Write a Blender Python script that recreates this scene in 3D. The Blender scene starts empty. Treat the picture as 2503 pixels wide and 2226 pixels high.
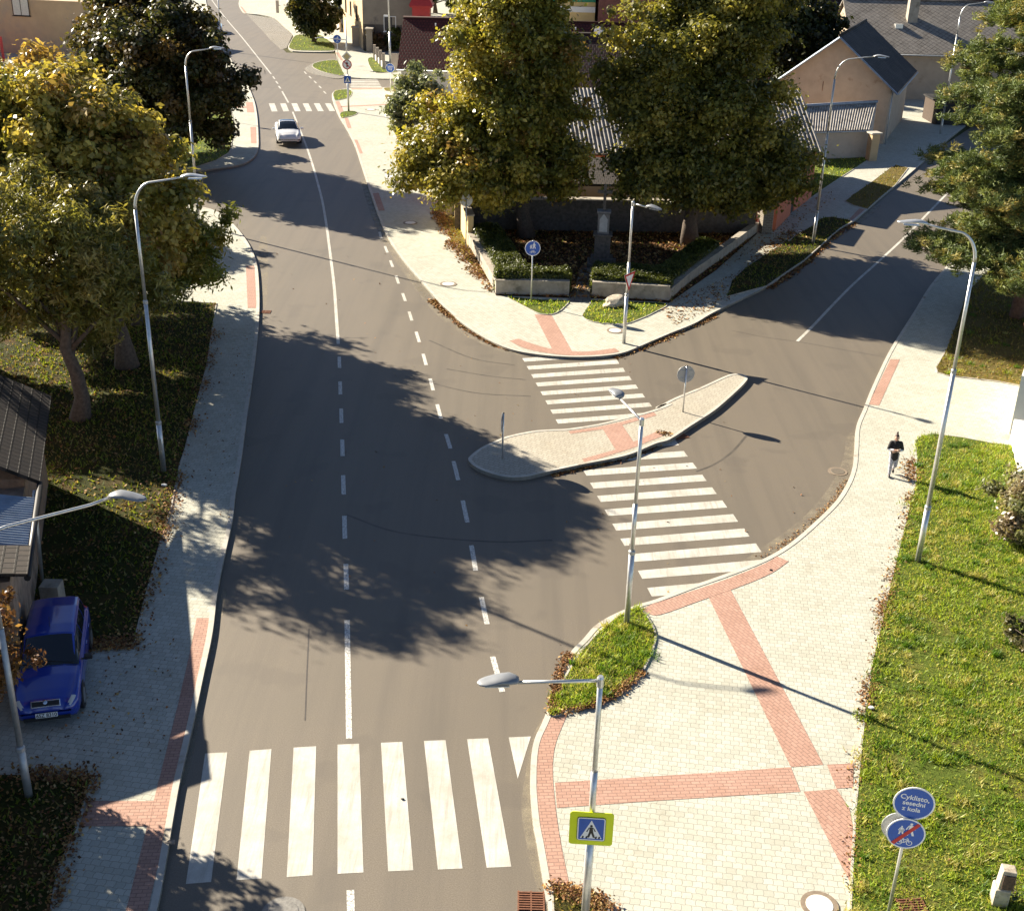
import bpy, bmesh, math, random
import numpy as np
from mathutils import Vector, Matrix, geometry

# ------------------------------------------------------------------ camera, sky, sun, exposure
scene = bpy.context.scene
TH, ROLL, CAMH, FOC = 0.438334485, 0.0255871185, 18.0178644, 2978.41553
FW = Vector((0, math.cos(TH), -math.sin(TH)))
R0 = Vector((1, 0, 0)); U0 = R0.cross(FW)
RT = R0 * math.cos(ROLL) + U0 * math.sin(ROLL)
UP = -R0 * math.sin(ROLL) + U0 * math.cos(ROLL)
cd = bpy.data.cameras.new('camera'); cam = bpy.data.objects.new('camera', cd)
scene.collection.objects.link(cam)
cam.matrix_world = Matrix(((RT.x, UP.x, -FW.x, 0), (RT.y, UP.y, -FW.y, 0), (RT.z, UP.z, -FW.z, CAMH), (0, 0, 0, 1)))
cd.sensor_fit = 'HORIZONTAL'; cd.sensor_width = 36.0; cd.lens = 36.0 * FOC / 2503.0
cd.clip_start = 0.5; cd.clip_end = 3000.0
scene.camera = cam
SUN_EL, SUN_AZ = math.radians(26.5), math.radians(180 - 35.6)      # azimuth counted from +X
world = bpy.data.worlds.new("World"); scene.world = world; world.use_nodes = True
wn = world.node_tree.nodes; sky = wn.new('ShaderNodeTexSky')
sky.sky_type = 'NISHITA'; sky.sun_disc = False; sky.sun_elevation = SUN_EL
sky.sun_rotation = math.pi / 2 - SUN_AZ
sky.air_density = 0.55; sky.dust_density = 0.3; sky.ozone_density = 1.0; sky.altitude = 300
world.node_tree.links.new(sky.outputs[0], wn['Background'].inputs[0]); wn['Background'].inputs[1].default_value = 0.05
sl = bpy.data.lights.new('sun', 'SUN'); sl.energy = 5.0; sl.angle = math.radians(0.5); sl.color = (1.0, 0.90, 0.74)
so = bpy.data.objects.new('sun', sl); scene.collection.objects.link(so)
SD = Vector((-math.cos(SUN_AZ) * math.cos(SUN_EL), -math.sin(SUN_AZ) * math.cos(SUN_EL), -math.sin(SUN_EL)))
so.rotation_euler = SD.to_track_quat('-Z', 'Y').to_euler(); so.location = (-60, 60, 60)
scene.view_settings.view_transform = 'Standard'; scene.view_settings.look = 'None'
scene.view_settings.exposure = 1.7; scene.view_settings.gamma = 1.0

# ------------------------------------------------------------------ helpers
rnd = random.Random(7)
COL = scene.collection
# survey frames: (origin x, origin y, scale); a surveyed point is cast on the plane z to get its place in the world
FR = {'D': (0, 0, 1), 'K1': (0, 0, .35956), 'K2': (653.3, 0, .35956), 'K3': (1309, 0, .35956), 'K4': (0, 571.6, .35956),
      'K5': (653.3, 571.6, .35956), 'K6': (1309, 571.6, .35956), 'K7': (0, 1164.5, .35956), 'K8': (653.3, 1164.5, .35956),
      'K9': (1309, 1164.5, .35956), 'Z1': (367.5, 0, .21974), 'Z2': (571.6, 0, .21974), 'Z3': (1551.6, 0, .24091),
      'Z5': (857.4, 310.3, .27966), 'ZR': (1510.7, 310.3, .15981), 'ZW': (530.8, 204.2, .05993), 'ZS': (637, 49, .10784),
      'C': (914.6, 718.6, .29564)}
KD = 2503 / 2044.0
def G(x, y, z=0.0, f='D'):
    ox, oy, s = FR[f]; px = (ox + x * s) * KD; py = (oy + y * s) * KD
    d = FW + RT * ((px - 1251.5) / FOC) - UP * ((py - 1113.0) / FOC)
    t = (z - CAMH) / d.z
    return Vector((d.x * t, d.y * t, z))
def L(*items, z=0.0):
    """('K1',(x,y),(x,y),'K2',...) -> list of world points"""
    out = []; f = 'D'
    for it in items:
        if isinstance(it, str): f = it
        else: out.append(G(it[0], it[1], z, f))
    return out
def smooth(pts, n=5, closed=False):
    P = [Vector(p) for p in pts]; out = []; N = len(P)
    rng = range(N) if closed else range(N - 1)
    for i in rng:
        p1, p2 = P[i], P[(i + 1) % N]
        p0 = P[(i - 1) % N] if (closed or i > 0) else p1 * 2 - p2
        p3 = P[(i + 2) % N] if (closed or i + 2 < N) else p2 * 2 - p1
        for k in range(n):
            t = k / n
            out.append(0.5 * ((2 * p1) + (-p0 + p2) * t + (2 * p0 - 5 * p1 + 4 * p2 - p3) * t * t + (-p0 + 3 * p1 - 3 * p2 + p3) * t ** 3))
    if not closed: out.append(P[-1])
    return out
def link(o, parent=None):
    COL.objects.link(o)
    if parent is not None: o.parent = parent
    return o
def tag(o, label=None, cat=None, group=None, kind=None):
    if label: o['label'] = label
    if cat: o['category'] = cat
    if group: o['group'] = group
    if kind: o['kind'] = kind
    return o
def empty(name, loc=(0, 0, 0), rz=0.0, label=None, cat=None, group=None):
    o = bpy.data.objects.new(name, None); o.location = loc; o.rotation_euler = (0, 0, rz); o.empty_display_size = 0.3
    COL.objects.link(o); return tag(o, label, cat, group)
def copy_tree(o, parent=None):
    c = o.copy(); COL.objects.link(c)
    if parent is not None: c.parent = parent
    for ch in list(o.children): copy_tree(ch, c)
    return c
class MB:
    def __init__(s): s.v = []; s.f = []; s.uv = {}; s.sm = set()
    def add(s, vs, fs, smooth=False):
        b = len(s.v); s.v += [tuple(v) for v in vs]
        for f in fs:
            if smooth: s.sm.add(len(s.f))
            s.f.append(tuple(b + i for i in f))
        return s
    def box(s, c, d, M=None):
        x, y, z = d[0] / 2, d[1] / 2, d[2] / 2
        vs = [Vector((sx * x, sy * y, sz * z)) for sz in (-1, 1) for sy in (-1, 1) for sx in (-1, 1)]
        if M is not None: vs = [M @ v for v in vs]
        vs = [v + Vector(c) for v in vs]
        return s.add(vs, [(0, 2, 3, 1), (4, 5, 7, 6), (0, 1, 5, 4), (2, 6, 7, 3), (0, 4, 6, 2), (1, 3, 7, 5)])
    def tube(s, pts, rad, n=8, cap=True, sq=1.0):
        P = [Vector(p) for p in pts]
        if not hasattr(rad, '__len__'): rad = [rad] * len(P)
        vs = []; fs = []; prev = None
        for i, p in enumerate(P):
            t = (P[min(i + 1, len(P) - 1)] - P[max(i - 1, 0)]).normalized()
            if prev is None:
                a = Vector((0, 0, 1)) if abs(t.z) < .9 else Vector((1, 0, 0)); u = t.cross(a).normalized()
            else:
                u = (prev - t * prev.dot(t)).normalized()
            prev = u; w = t.cross(u)
            for k in range(n):
                a = 2 * math.pi * k / n
                vs.append(p + (u * math.cos(a) + w * math.sin(a) * sq) * rad[i])
        for i in range(len(P) - 1):
            for k in range(n):
                a = i * n + k; b = i * n + (k + 1) % n; fs.append((a, b, b + n, a + n))
        s.add(vs, fs, smooth=n > 5)
        if cap: s.add([], []); b = len(s.v) - len(vs); s.f.append(tuple(b + k for k in range(n))[::-1]); s.f.append(tuple(b + (len(P) - 1) * n + k for k in range(n)))
        return s
    def prism(s, poly, z0, z1, bottom=False):
        n = len(poly); P = [Vector((p[0], p[1], 0)) for p in poly]
        ar = sum(P[i].x * P[(i + 1) % n].y - P[(i + 1) % n].x * P[i].y for i in range(n))
        if ar < 0: P = P[::-1]
        tri = geometry.tessellate_polygon([P])
        vs = [(p.x, p.y, z1) for p in P] + [(p.x, p.y, z0) for p in P]
        fs = []
        for a, b, c in tri:
            if (P[b] - P[a]).cross(P[c] - P[a]).z < 0: b, c = c, b
            fs.append((a, b, c))
            if bottom: fs.append((a + n, c + n, b + n))
        if z1 > z0:
            for i in range(n): fs.append((i + n, (i + 1) % n + n, (i + 1) % n, i))
        return s.add(vs, fs)
    def quadm(s, a, b, c, d): return s.add([a, b, c, d], [(0, 1, 2, 3)])
    def lathe(s, prof, n=16, M=None):
        vs = []; fs = []
        for r, z in prof:
            for k in range(n):
                a = 2 * math.pi * k / n; v = Vector((r * math.cos(a), r * math.sin(a), z)); vs.append(M @ v if M else v)
        for i in range(len(prof) - 1):
            for k in range(n):
                a = i * n + k; b = i * n + (k + 1) % n; fs.append((a, b, b + n, a + n))
        fs.append(tuple(range(n))[::-1]); fs.append(tuple((len(prof) - 1) * n + k for k in range(n)))
        b = len(s.v); s.add(vs, fs); 
        return s
    def build(s, name, mat, parent=None, loc=None, bevel=0, smoothall=False):
        me = bpy.data.meshes.new(name); me.from_pydata(s.v, [], s.f); me.update()
        if mat is not None: me.materials.append(mat)
        if smoothall: me.polygons.foreach_set('use_smooth', [True] * len(me.polygons))
        else: me.polygons.foreach_set('use_smooth', [i in s.sm for i in range(len(s.f))])
        o = bpy.data.objects.new(name, me); link(o, parent)
        if loc is not None: o.location = loc
        if bevel:
            m = o.modifiers.new('b', 'BEVEL'); m.width = bevel; m.segments = 2; m.limit_method = 'ANGLE'
        return o
def strip(pts, w, z0, z1, off=0.0, mb=None):
    """a band of width w on the left side (+off) of a polyline, standing from z0 to z1"""
    mb = mb or MB(); P = [Vector((p[0], p[1], 0)) for p in pts]; n = len(P); A = []; B = []
    for i in range(n):
        t = (P[min(i + 1, n - 1)] - P[max(i - 1, 0)])
        if t.length < 1e-6: t = Vector((1, 0, 0))
        t.normalize(); nn = Vector((-t.y, t.x, 0)); A.append(P[i] + nn * off); B.append(P[i] + nn * (off + w))
    vs = [(p.x, p.y, z1) for p in A] + [(p.x, p.y, z1) for p in B] + [(p.x, p.y, z0) for p in A] + [(p.x, p.y, z0) for p in B]
    fs = []
    for i in range(n - 1):
        fs.append((i, i + 1, n + i + 1, n + i))
        if z1 > z0: fs.append((2 * n + i, 2 * n + i + 1, i + 1, i)); fs.append((n + i, n + i + 1, 3 * n + i + 1, 3 * n + i))
    if z1 > z0: fs.append((0, n, 3 * n, 2 * n)); fs.append((n - 1, 3 * n - 1, 4 * n - 1, 2 * n - 1))
    mb.add(vs, fs); return mb
def npmesh(name, V, F, mat, col=None, parent=None, uv=None):
    """V (n,3) vertices, F (m,k) faces of one size, col (m,3) a colour per face"""
    V = np.asarray(V, np.float32); F = np.asarray(F, np.int32); m, k = F.shape
    me = bpy.data.meshes.new(name); me.vertices.add(len(V)); me.vertices.foreach_set('co', V.ravel())
    me.loops.add(m * k); me.loops.foreach_set('vertex_index', F.ravel()); me.polygons.add(m)
    me.polygons.foreach_set('loop_start', np.arange(0, m * k, k, dtype=np.int32))
    me.update(calc_edges=True); me.materials.append(mat)
    if col is not None:
        a = me.attributes.new('tint', 'FLOAT_COLOR', 'FACE')
        c = np.ones((m, 4), np.float32); c[:, :3] = col; a.data.foreach_set('color', c.ravel())
    o = bpy.data.objects.new(name, me); return link(o, parent)

# ------------------------------------------------------------------ materials
def newmat(name):
    m = bpy.data.materials.new(name); m.use_nodes = True; nt = m.node_tree
    return m, nt, nt.nodes['Principled BSDF'], nt.nodes, nt.links
def setv(b, **k):
    for a, v in k.items():
        n = a.replace('_', ' ')
        if n in b.inputs: b.inputs[n].default_value = v
def c4(c): return (c[0], c[1], c[2], 1)
def noise(nt, scale, detail=4, rough=.6, coord=None):
    n = nt.nodes.new('ShaderNodeTexNoise'); n.inputs['Scale'].default_value = scale; n.inputs['Detail'].default_value = detail
    n.inputs['Roughness'].default_value = rough
    if coord is not None: nt.links.new(coord, n.inputs['Vector'])
    return n
def ramp(nt, src, stops):
    r = nt.nodes.new('ShaderNodeValToRGB'); e = r.color_ramp.elements
    while len(e) < len(stops): e.new(.5)
    for el, (p, c) in zip(e, stops): el.position = p; el.color = c if len(c) == 4 else c4(c)
    nt.links.new(src, r.inputs[0]); return r
def mixc(nt, fac, a, b, mode='MIX'):
    n = nt.nodes.new('ShaderNodeMix'); n.data_type = 'RGBA'; n.blend_type = mode
    for s, v in ((n.inputs[0], fac), (n.inputs[6], a), (n.inputs[7], b)):
        if isinstance(v, (int, float)): s.default_value = v
        elif isinstance(v, tuple): s.default_value = c4(v)
        else: nt.links.new(v, s)
    return n.outputs[2]
def bump(nt, b, h, strength=.3, dist=.01):
    n = nt.nodes.new('ShaderNodeBump'); n.inputs['Strength'].default_value = strength; n.inputs['Distance'].default_value = dist
    nt.links.new(h, n.inputs['Height']); nt.links.new(n.outputs[0], b.inputs['Normal'])
def coords(nt, obj=False, rot=0, scale=(1, 1, 1)):
    if obj: c = nt.nodes.new('ShaderNodeTexCoord').outputs['Object']
    else: c = nt.nodes.new('ShaderNodeNewGeometry').outputs['Position']
    m = nt.nodes.new('ShaderNodeMapping'); m.inputs['Rotation'].default_value = (0, 0, rot); m.inputs['Scale'].default_value = scale
    nt.links.new(c, m.inputs[0]); return m.outputs[0]
def simple(name, col, rough=.6, var=.12, scale=6, metal=0., bumpk=0, spec=.5, dirt=None, obj=False):
    m, nt, b, N, K = newmat(name); co = coords(nt, obj)
    n = noise(nt, scale, 5, .6, co)
    lo = tuple(x * (1 - var) for x in col); hi = tuple(min(1, x * (1 + var)) for x in col)
    out = ramp(nt, n.outputs[0], [(.3, lo), (.7, hi)]).outputs[0]
    if dirt:
        n2 = noise(nt, dirt[1], 6, .7, co); f = ramp(nt, n2.outputs[0], [(dirt[2], (0, 0, 0)), (dirt[2] + .15, (1, 1, 1))])
        out = mixc(nt, f.outputs[0], out, dirt[0])
    K.new(out, b.inputs['Base Color']); setv(b, Roughness=rough, Metallic=metal); b.inputs['Specular IOR Level'].default_value = spec
    if bumpk: bump(nt, b, n.outputs[0], bumpk, .02)
    return m
def asphalt():
    m, nt, b, N, K = newmat('asphalt'); co = coords(nt)
    fine = noise(nt, 38, 3, .8, co); mid = noise(nt, 2.2, 5, .6, co); big = noise(nt, .16, 4, .6, co)
    base = ramp(nt, fine.outputs[0], [(.25, (.075, .060, .042)), (.5, (.145, .120, .086)), (.8, (.26, .215, .158))]).outputs[0]
    base = mixc(nt, ramp(nt, mid.outputs[0], [(.35, (0, 0, 0)), (.75, (1, 1, 1))]).outputs[0], base, mixc(nt, .25, base, (.13, .11, .09)))
    base = mixc(nt, ramp(nt, big.outputs[0], [(.45, (0, 0, 0)), (.62, (.45,) * 3)]).outputs[0], base, (.13, .11, .08))
    # long streaks left by wheels along the main road
    st = noise(nt, 1.2, 4, .6, coords(nt, rot=math.radians(-8), scale=(1.3, .05, 1)))
    base = mixc(nt, ramp(nt, st.outputs[0], [(.45, (0, 0, 0)), (.7, (.35,) * 3)]).outputs[0], base, (.075, .064, .050))
    pt = noise(nt, .45, 3, .5, co); base = mixc(nt, ramp(nt, pt.outputs[0], [(.60, (0, 0, 0)), (.64, (.30,) * 3)]).outputs[0], base, (.095, .079, .06))
    stn = noise(nt, 5.5, 4, .7, co); base = mixc(nt, ramp(nt, stn.outputs[0], [(.70, (0, 0, 0)), (.78, (.55,) * 3)]).outputs[0], base, (.055, .047, .040))
    K.new(base, b.inputs['Base Color']); setv(b, Roughness=.62); b.inputs['Specular IOR Level'].default_value = .6
    bump(nt, b, fine.outputs[0], .35, .008); return m
def paver(name, rot, ca, cb, mortar, bw=.2, bh=.165, wave=.018, gap=.008, dark=None):
    m, nt, b, N, K = newmat(name); co = coords(nt, rot=rot)
    # interlocking blocks: the upright joints swing to and fro across each course
    sx = N.new('ShaderNodeSeparateXYZ'); K.new(co, sx.inputs[0])
    a = N.new('ShaderNodeMath'); a.operation = 'MULTIPLY'; a.inputs[1].default_value = math.pi / bh; K.new(sx.outputs[1], a.inputs[0])
    s_ = N.new('ShaderNodeMath'); s_.operation = 'SINE'; K.new(a.outputs[0], s_.inputs[0])
    s2 = N.new('ShaderNodeMath'); s2.operation = 'MULTIPLY'; s2.inputs[1].default_value = wave; K.new(s_.outputs[0], s2.inputs[0])
    ad = N.new('ShaderNodeMath'); K.new(sx.outputs[0], ad.inputs[0]); K.new(s2.outputs[0], ad.inputs[1])
    a3 = N.new('ShaderNodeMath'); a3.operation = 'MULTIPLY'; a3.inputs[1].default_value = 2 * math.pi / bw; K.new(sx.outputs[0], a3.inputs[0])
    s3 = N.new('ShaderNodeMath'); s3.operation = 'SINE'; K.new(a3.outputs[0], s3.inputs[0])
    s4 = N.new('ShaderNodeMath'); s4.operation = 'MULTIPLY'; s4.inputs[1].default_value = wave * .45; K.new(s3.outputs[0], s4.inputs[0])
    ad2 = N.new('ShaderNodeMath'); K.new(sx.outputs[1], ad2.inputs[0]); K.new(s4.outputs[0], ad2.inputs[1])
    cx = N.new('ShaderNodeCombineXYZ'); K.new(ad.outputs[0], cx.inputs[0]); K.new(ad2.outputs[0], cx.inputs[1])
    br = N.new('ShaderNodeTexBrick'); K.new(cx.outputs[0], br.inputs['Vector'])
    br.inputs['Scale'].default_value = 1; br.inputs['Brick Width'].default_value = bw; br.inputs['Row Height'].default_value = bh
    br.inputs['Mortar Size'].default_value = gap; br.inputs['Mortar Smooth'].default_value = .3; br.inputs['Bias'].default_value = 0
    br.inputs['Color1'].default_value = c4(ca); br.inputs['Color2'].default_value = c4(cb); br.inputs['Mortar'].default_value = c4(mortar)
    wc = coords(nt)
    big = noise(nt, .35, 5, .65, wc); fine = noise(nt, 30, 3, .7, wc)
    out = mixc(nt, ramp(nt, big.outputs[0], [(.35, (0, 0, 0)), (.7, (.5,) * 3)]).outputs[0], br.outputs['Color'], mixc(nt, 1.0, br.outputs['Color'], (.80, .76, .70), 'MULTIPLY'))
    out = mixc(nt, .35, out, ramp(nt, fine.outputs[0], [(.3, (.6, .58, .55)), (.7, (1, 1, 1))]).outputs[0], 'MULTIPLY')
    ws = noise(nt, 1.3, 6, .75, wc); out = mixc(nt, ramp(nt, ws.outputs[0], [(.54, (0, 0, 0)), (.72, (.5,) * 3)]).outputs[0], out, mixc(nt, 1.0, out, (.72, .66, .58), 'MULTIPLY'))
    K.new(out, b.inputs['Base Color']); setv(b, Roughness=.85); b.inputs['Specular IOR Level'].default_value = .25
    inv = N.new('ShaderNodeMath'); inv.operation = 'SUBTRACT'; inv.inputs[0].default_value = 1; K.new(br.outputs['Fac'], inv.inputs[1])
    bump(nt, b, inv.outputs[0], .5, .006); return m
def marking():
    m, nt, b, N, K = newmat('road_paint'); co = coords(nt)
    n = noise(nt, 1.1, 6, .7, co); st = noise(nt, 3, 5, .7, coords(nt, rot=.25, scale=(3.2, .22, 1))); f = noise(nt, 45, 3, .8, co)
    c = ramp(nt, n.outputs[0], [(.3, (.40, .375, .31)), (.62, (.56, .545, .49))]).outputs[0]
    c = mixc(nt, ramp(nt, st.outputs[0], [(.48, (0, 0, 0)), (.72, (.75,) * 3)]).outputs[0], c, (.30, .27, .22))
    c = mixc(nt, ramp(nt, f.outputs[0], [(.56, (0, 0, 0)), (.68, (.7,) * 3)]).outputs[0], c, (.30, .26, .22))
    K.new(c, b.inputs['Base Color']); setv(b, Roughness=.6); return m
def thermo():
    m, nt, b, N, K = newmat('ribbed_line_paint'); co = coords(nt)
    f = noise(nt, 22, 3, .9, co); 
    c = ramp(nt, f.outputs[0], [(.40, (.13, .12, .10)), (.50, (.62, .60, .54)), (.8, (.85, .83, .78))]).outputs[0]
    K.new(c, b.inputs['Base Color']); setv(b, Roughness=.6); return m
def lawnmat(name, stops):
    m, nt, b, N, K = newmat(name); co = coords(nt)
    n = noise(nt, .9, 6, .75, co); f = noise(nt, 14, 4, .8, co)
    c = ramp(nt, n.outputs[0], stops).outputs[0]
    c = mixc(nt, .8, c, ramp(nt, f.outputs[0], [(.3, (.35, .35, .3)), (.7, (1, 1, 1))]).outputs[0], 'MULTIPLY')
    K.new(c, b.inputs['Base Color']); setv(b, Roughness=.95); b.inputs['Specular IOR Level'].default_value = .1
    bump(nt, b, f.outputs[0], .9, .05); return m
def tinted(name, trans=.35, rough=.55, spec=.3):
    m, nt, b, N, K = newmat(name); a = N.new('ShaderNodeAttribute'); a.attribute_name = 'tint'
    K.new(a.outputs['Color'], b.inputs['Base Color']); setv(b, Roughness=rough); b.inputs['Specular IOR Level'].default_value = spec
    if trans:
        t = N.new('ShaderNodeBsdfTranslucent'); K.new(mixc(nt, 1.0, a.outputs['Color'], (1.0, .97, .55), 'MULTIPLY'), t.inputs[0])
        mx = N.new('ShaderNodeMixShader'); mx.inputs[0].default_value = trans
        K.new(b.outputs[0], mx.inputs[1]); K.new(t.outputs[0], mx.inputs[2]); K.new(mx.outputs[0], N['Material Output'].inputs[0])
    return m
def tiles(name, ca, cb, joint, bw, bh, gap=.02, diag=False, patch=None):
    """roof covering laid in the UV map, which is in metres"""
    m, nt, b, N, K = newmat(name); u = N.new('ShaderNodeUVMap'); mp = N.new('ShaderNodeMapping'); K.new(u.outputs[0], mp.inputs[0])
    if diag: mp.inputs['Rotation'].default_value = (0, 0, math.pi / 4)
    br = N.new('ShaderNodeTexBrick'); K.new(mp.outputs[0], br.inputs['Vector']); br.offset = 0 if diag else .5
    br.inputs['Scale'].default_value = 1; br.inputs['Brick Width'].default_value = bw; br.inputs['Row Height'].default_value = bh
    br.inputs['Mortar Size'].default_value = gap; br.inputs['Mortar Smooth'].default_value = .4
    br.inputs['Color1'].default_value = c4(ca); br.inputs['Color2'].default_value = c4(cb); br.inputs['Mortar'].default_value = c4(joint)
    co = coords(nt); n = noise(nt, .8, 6, .7, co); f = noise(nt, 9, 4, .7, co)
    out = mixc(nt, ramp(nt, n.outputs[0], [(.4, (0, 0, 0)), (.7, (.5,) * 3)]).outputs[0], br.outputs[0], patch or tuple(x * .6 for x in ca))
    out = mixc(nt, .6, out, ramp(nt, f.outputs[0], [(.3, (.45,) * 3), (.75, (1.1,) * 3)]).outputs[0], 'MULTIPLY')
    K.new(out, b.inputs['Base Color']); setv(b, Roughness=.8); b.inputs['Specular IOR Level'].default_value = .25
    inv = N.new('ShaderNodeMath'); inv.operation = 'SUBTRACT'; inv.inputs[0].default_value = 1; K.new(br.outputs['Fac'], inv.inputs[1])
    bump(nt, b, inv.outputs[0], .8, .03); return m
def brickwall(name, ca, cb, mortar):
    m, nt, b, N, K = newmat(name); c = N.new('ShaderNodeTexCoord'); mp = N.new('ShaderNodeMapping'); K.new(c.outputs['Object'], mp.inputs[0])
    mp.inputs['Rotation'].default_value = (math.pi / 2, 0, 0)
    br = N.new('ShaderNodeTexBrick'); K.new(mp.outputs[0], br.inputs['Vector'])
    br.inputs['Scale'].default_value = 1; br.inputs['Brick Width'].default_value = .29; br.inputs['Row Height'].default_value = .1
    br.inputs['Mortar Size'].default_value = .012
    br.inputs['Color1'].default_value = c4(ca); br.inputs['Color2'].default_value = c4(cb); br.inputs['Mortar'].default_value = c4(mortar)
    K.new(br.outputs[0], b.inputs['Base Color']); setv(b, Roughness=.9); return m
def glassy(name, col, rough=.06):
    m, nt, b, N, K = newmat(name); b.inputs['Base Color'].default_value = c4(col); setv(b, Roughness=rough); b.inputs['Specular IOR Level'].default_value = .7; return m
def paint(name, col, rough=.28, coat=1.0, metal=0.):
    m, nt, b, N, K = newmat(name); co = coords(nt, True); n = noise(nt, 3, 4, .6, co)
    K.new(ramp(nt, n.outputs[0], [(.3, tuple(x * .93 for x in col)), (.7, col)]).outputs[0], b.inputs['Base Color'])
    setv(b, Roughness=rough, Metallic=metal); b.inputs['Coat Weight'].default_value = coat; b.inputs['Coat Roughness'].default_value = .06; return m

MAIN_ROT = math.radians(-7)
m_asph = asphalt()
PA, PB, PM = (.545, .545, .465), (.455, .452, .38), (.33, .325, .275)
m_pav = paver('grey_interlocking_pavers', math.radians(8), PA, PB, PM)
m_pav2 = paver('grey_interlocking_pavers_turned', math.radians(38), PA, PB, PM)
m_pavM = paver('grey_interlocking_pavers_corner', math.radians(62), PA, PB, PM)
m_pavI = paver('island_pavers', math.radians(28), (.50, .46, .375), (.44, .405, .33), (.24, .22, .18))
RA, RB, RM = (.50, .31, .24), (.43, .26, .20), (.30, .19, .15)
m_red = paver('red_tactile_pavers', math.radians(-5), RA, RB, RM, .2, .1, .0, .010)
m_red2 = paver('red_tactile_pavers_turned', math.radians(62), RA, RB, RM, .2, .1, .0, .010)
m_cob = paver('granite_cobbles', math.radians(20), (.36, .335, .29), (.27, .25, .215), (.13, .12, .10), .12, .12, .012, .014)
m_kerb = simple('kerb_concrete', (.47, .44, .375), .85, .15, 3, bumpk=.1, dirt=((.28, .24, .18), 1.5, .55))
m_edge = simple('edging_concrete', (.40, .375, .32), .85, .2, 4)
m_mark = marking(); m_line = thermo()
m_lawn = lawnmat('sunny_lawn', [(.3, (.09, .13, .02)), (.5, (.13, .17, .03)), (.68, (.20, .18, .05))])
m_lawn2 = lawnmat('shade_toned_lawn', [(.3, (.03, .04, .01)), (.5, (.055, .06, .016)), (.68, (.12, .07, .03))])  # darker copy of the lawn, shade put into its colour, plus leaf brown
m_dry = lawnmat('dry_autumn_grass', [(.3, (.12, .10, .03)), (.5, (.20, .15, .05)), (.7, (.16, .16, .04))])
m_soil = lawnmat('leaf_strewn_soil', [(.3, (.03, .02, .012)), (.5, (.07, .04, .02)), (.68, (.14, .065, .03))])
m_ground = lawnmat('ground', [(.3, (.06, .07, .02)), (.5, (.10, .10, .04)), (.7, (.15, .13, .07))])
m_leaf = tinted('leaf', .46, .38, .5); m_blade = tinted('grass_blade', .5, .5, .4); m_litter = tinted('fallen_leaf', .2, .7, .2)
m_needle = tinted('pine_needle', .25)
m_bark = simple('bark', (.10, .075, .055), .9, .4, 9, bumpk=.8)
m_barkp = simple('pine_bark', (.16, .09, .06), .9, .4, 7, bumpk=.8)
m_galv = simple('galvanised_steel', (.62, .62, .60), .38, .12, 12, metal=.75)
m_galvd = simple('dull_galvanised_steel', (.42, .43, .43), .5, .15, 8, metal=.6)
m_head = simple('lamp_head_grey', (.23, .24, .25), .42, .08, 5, metal=.2)
m_white = simple('white_enamel', (.82, .82, .80), .35, .04, 8)
m_blue = simple('sign_blue', (.005, .085, .42), .35, .05, 10)
m_redp = simple('sign_red', (.50, .012, .015), .4, .06, 10)
m_yel = simple('sign_fluorescent_yellow', (.72, .80, .0), .4, .03, 10)
m_black = simple('black_plastic', (.012, .012, .013), .5, .1, 10)
m_rust = simple('rusty_iron', (.20, .085, .045), .75, .35, 20, metal=.3)
m_iron = simple('cast_iron', (.22, .21, .19), .6, .25, 20, metal=.5)
m_stone = simple('pale_weathered_stone', (.48, .42, .32), .9, .3, 6, bumpk=.5, dirt=((.16, .12, .08), 3, .52))
m_dstone = simple('dark_stone', (.10, .085, .07), .85, .4, 6, bumpk=.5)
m_conc = simple('concrete_wall', (.34, .30, .24), .9, .25, 2.5, bumpk=.2, dirt=((.16, .14, .10), 1.2, .55))
m_ochre = simple('ochre_plaster', (.50, .36, .20), .9, .12, 1.5, dirt=((.36, .27, .17), .7, .55))
m_yelw = simple('yellow_plaster', (.66, .50, .24), .9, .08, 1.5)
m_salm = simple('salmon_plaster', (.55, .17, .085), .9, .12, 1.2, dirt=((.34, .13, .08), .8, .6))
m_pale = simple('pale_plaster', (.50, .42, .34), .9, .12, 1.2, dirt=((.32, .24, .18), .6, .56))
m_grey = simple('grey_render', (.26, .22, .17), .9, .14, 1.0, dirt=((.16, .135, .11), .5, .6))
m_wht = simple('white_plaster', (.72, .70, .64), .85, .06, 1.5)
m_brown = simple('tan_render', (.42, .325, .235), .92, .1, 1.5, bumpk=.15, dirt=((.25, .15, .09), .9, .6))
m_wood = simple('dark_wood', (.055, .035, .022), .8, .3, 5)
m_glass = glassy('window_glass', (.03, .035, .045)); m_cglass = glassy('car_glass', (.012, .016, .022), .03)
m_rtile = tiles('red_clay_tiles', (.15, .035, .028), (.11, .026, .022), (.035, .012, .010), .30, .34, .035)
m_dtile = tiles('dark_brown_tiles', (.055, .026, .024), (.04, .02, .02), (.012, .008, .008), .30, .34, .04)
m_slate = tiles('grey_diamond_slates', (.30, .265, .225), (.23, .205, .175), (.08, .07, .06), .40, .40, .03, True, (.42, .38, .33))
m_bit = tiles('dark_felt_shingles', (.055, .05, .048), (.042, .04, .04), (.02, .02, .02), 1.0, .16, .02, False, (.11, .10, .095))
m_moss = tiles('mossy_dark_tiles', (.075, .06, .048), (.055, .046, .04), (.02, .018, .015), .25, .30, .03)
m_fibre = simple('fibre_cement_sheet', (.36, .33, .29), .85, .2, 2.0, dirt=((.15, .13, .11), 1.5, .5))
m_zinc = simple('blue_grey_zinc', (.25, .30, .37), .5, .2, 3, metal=.3)
m_cherry = paver('park_path_slabs', .1, (.22, .20, .17), (.18, .17, .15), (.08, .08, .07), .4, .4, 0, .02)
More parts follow.
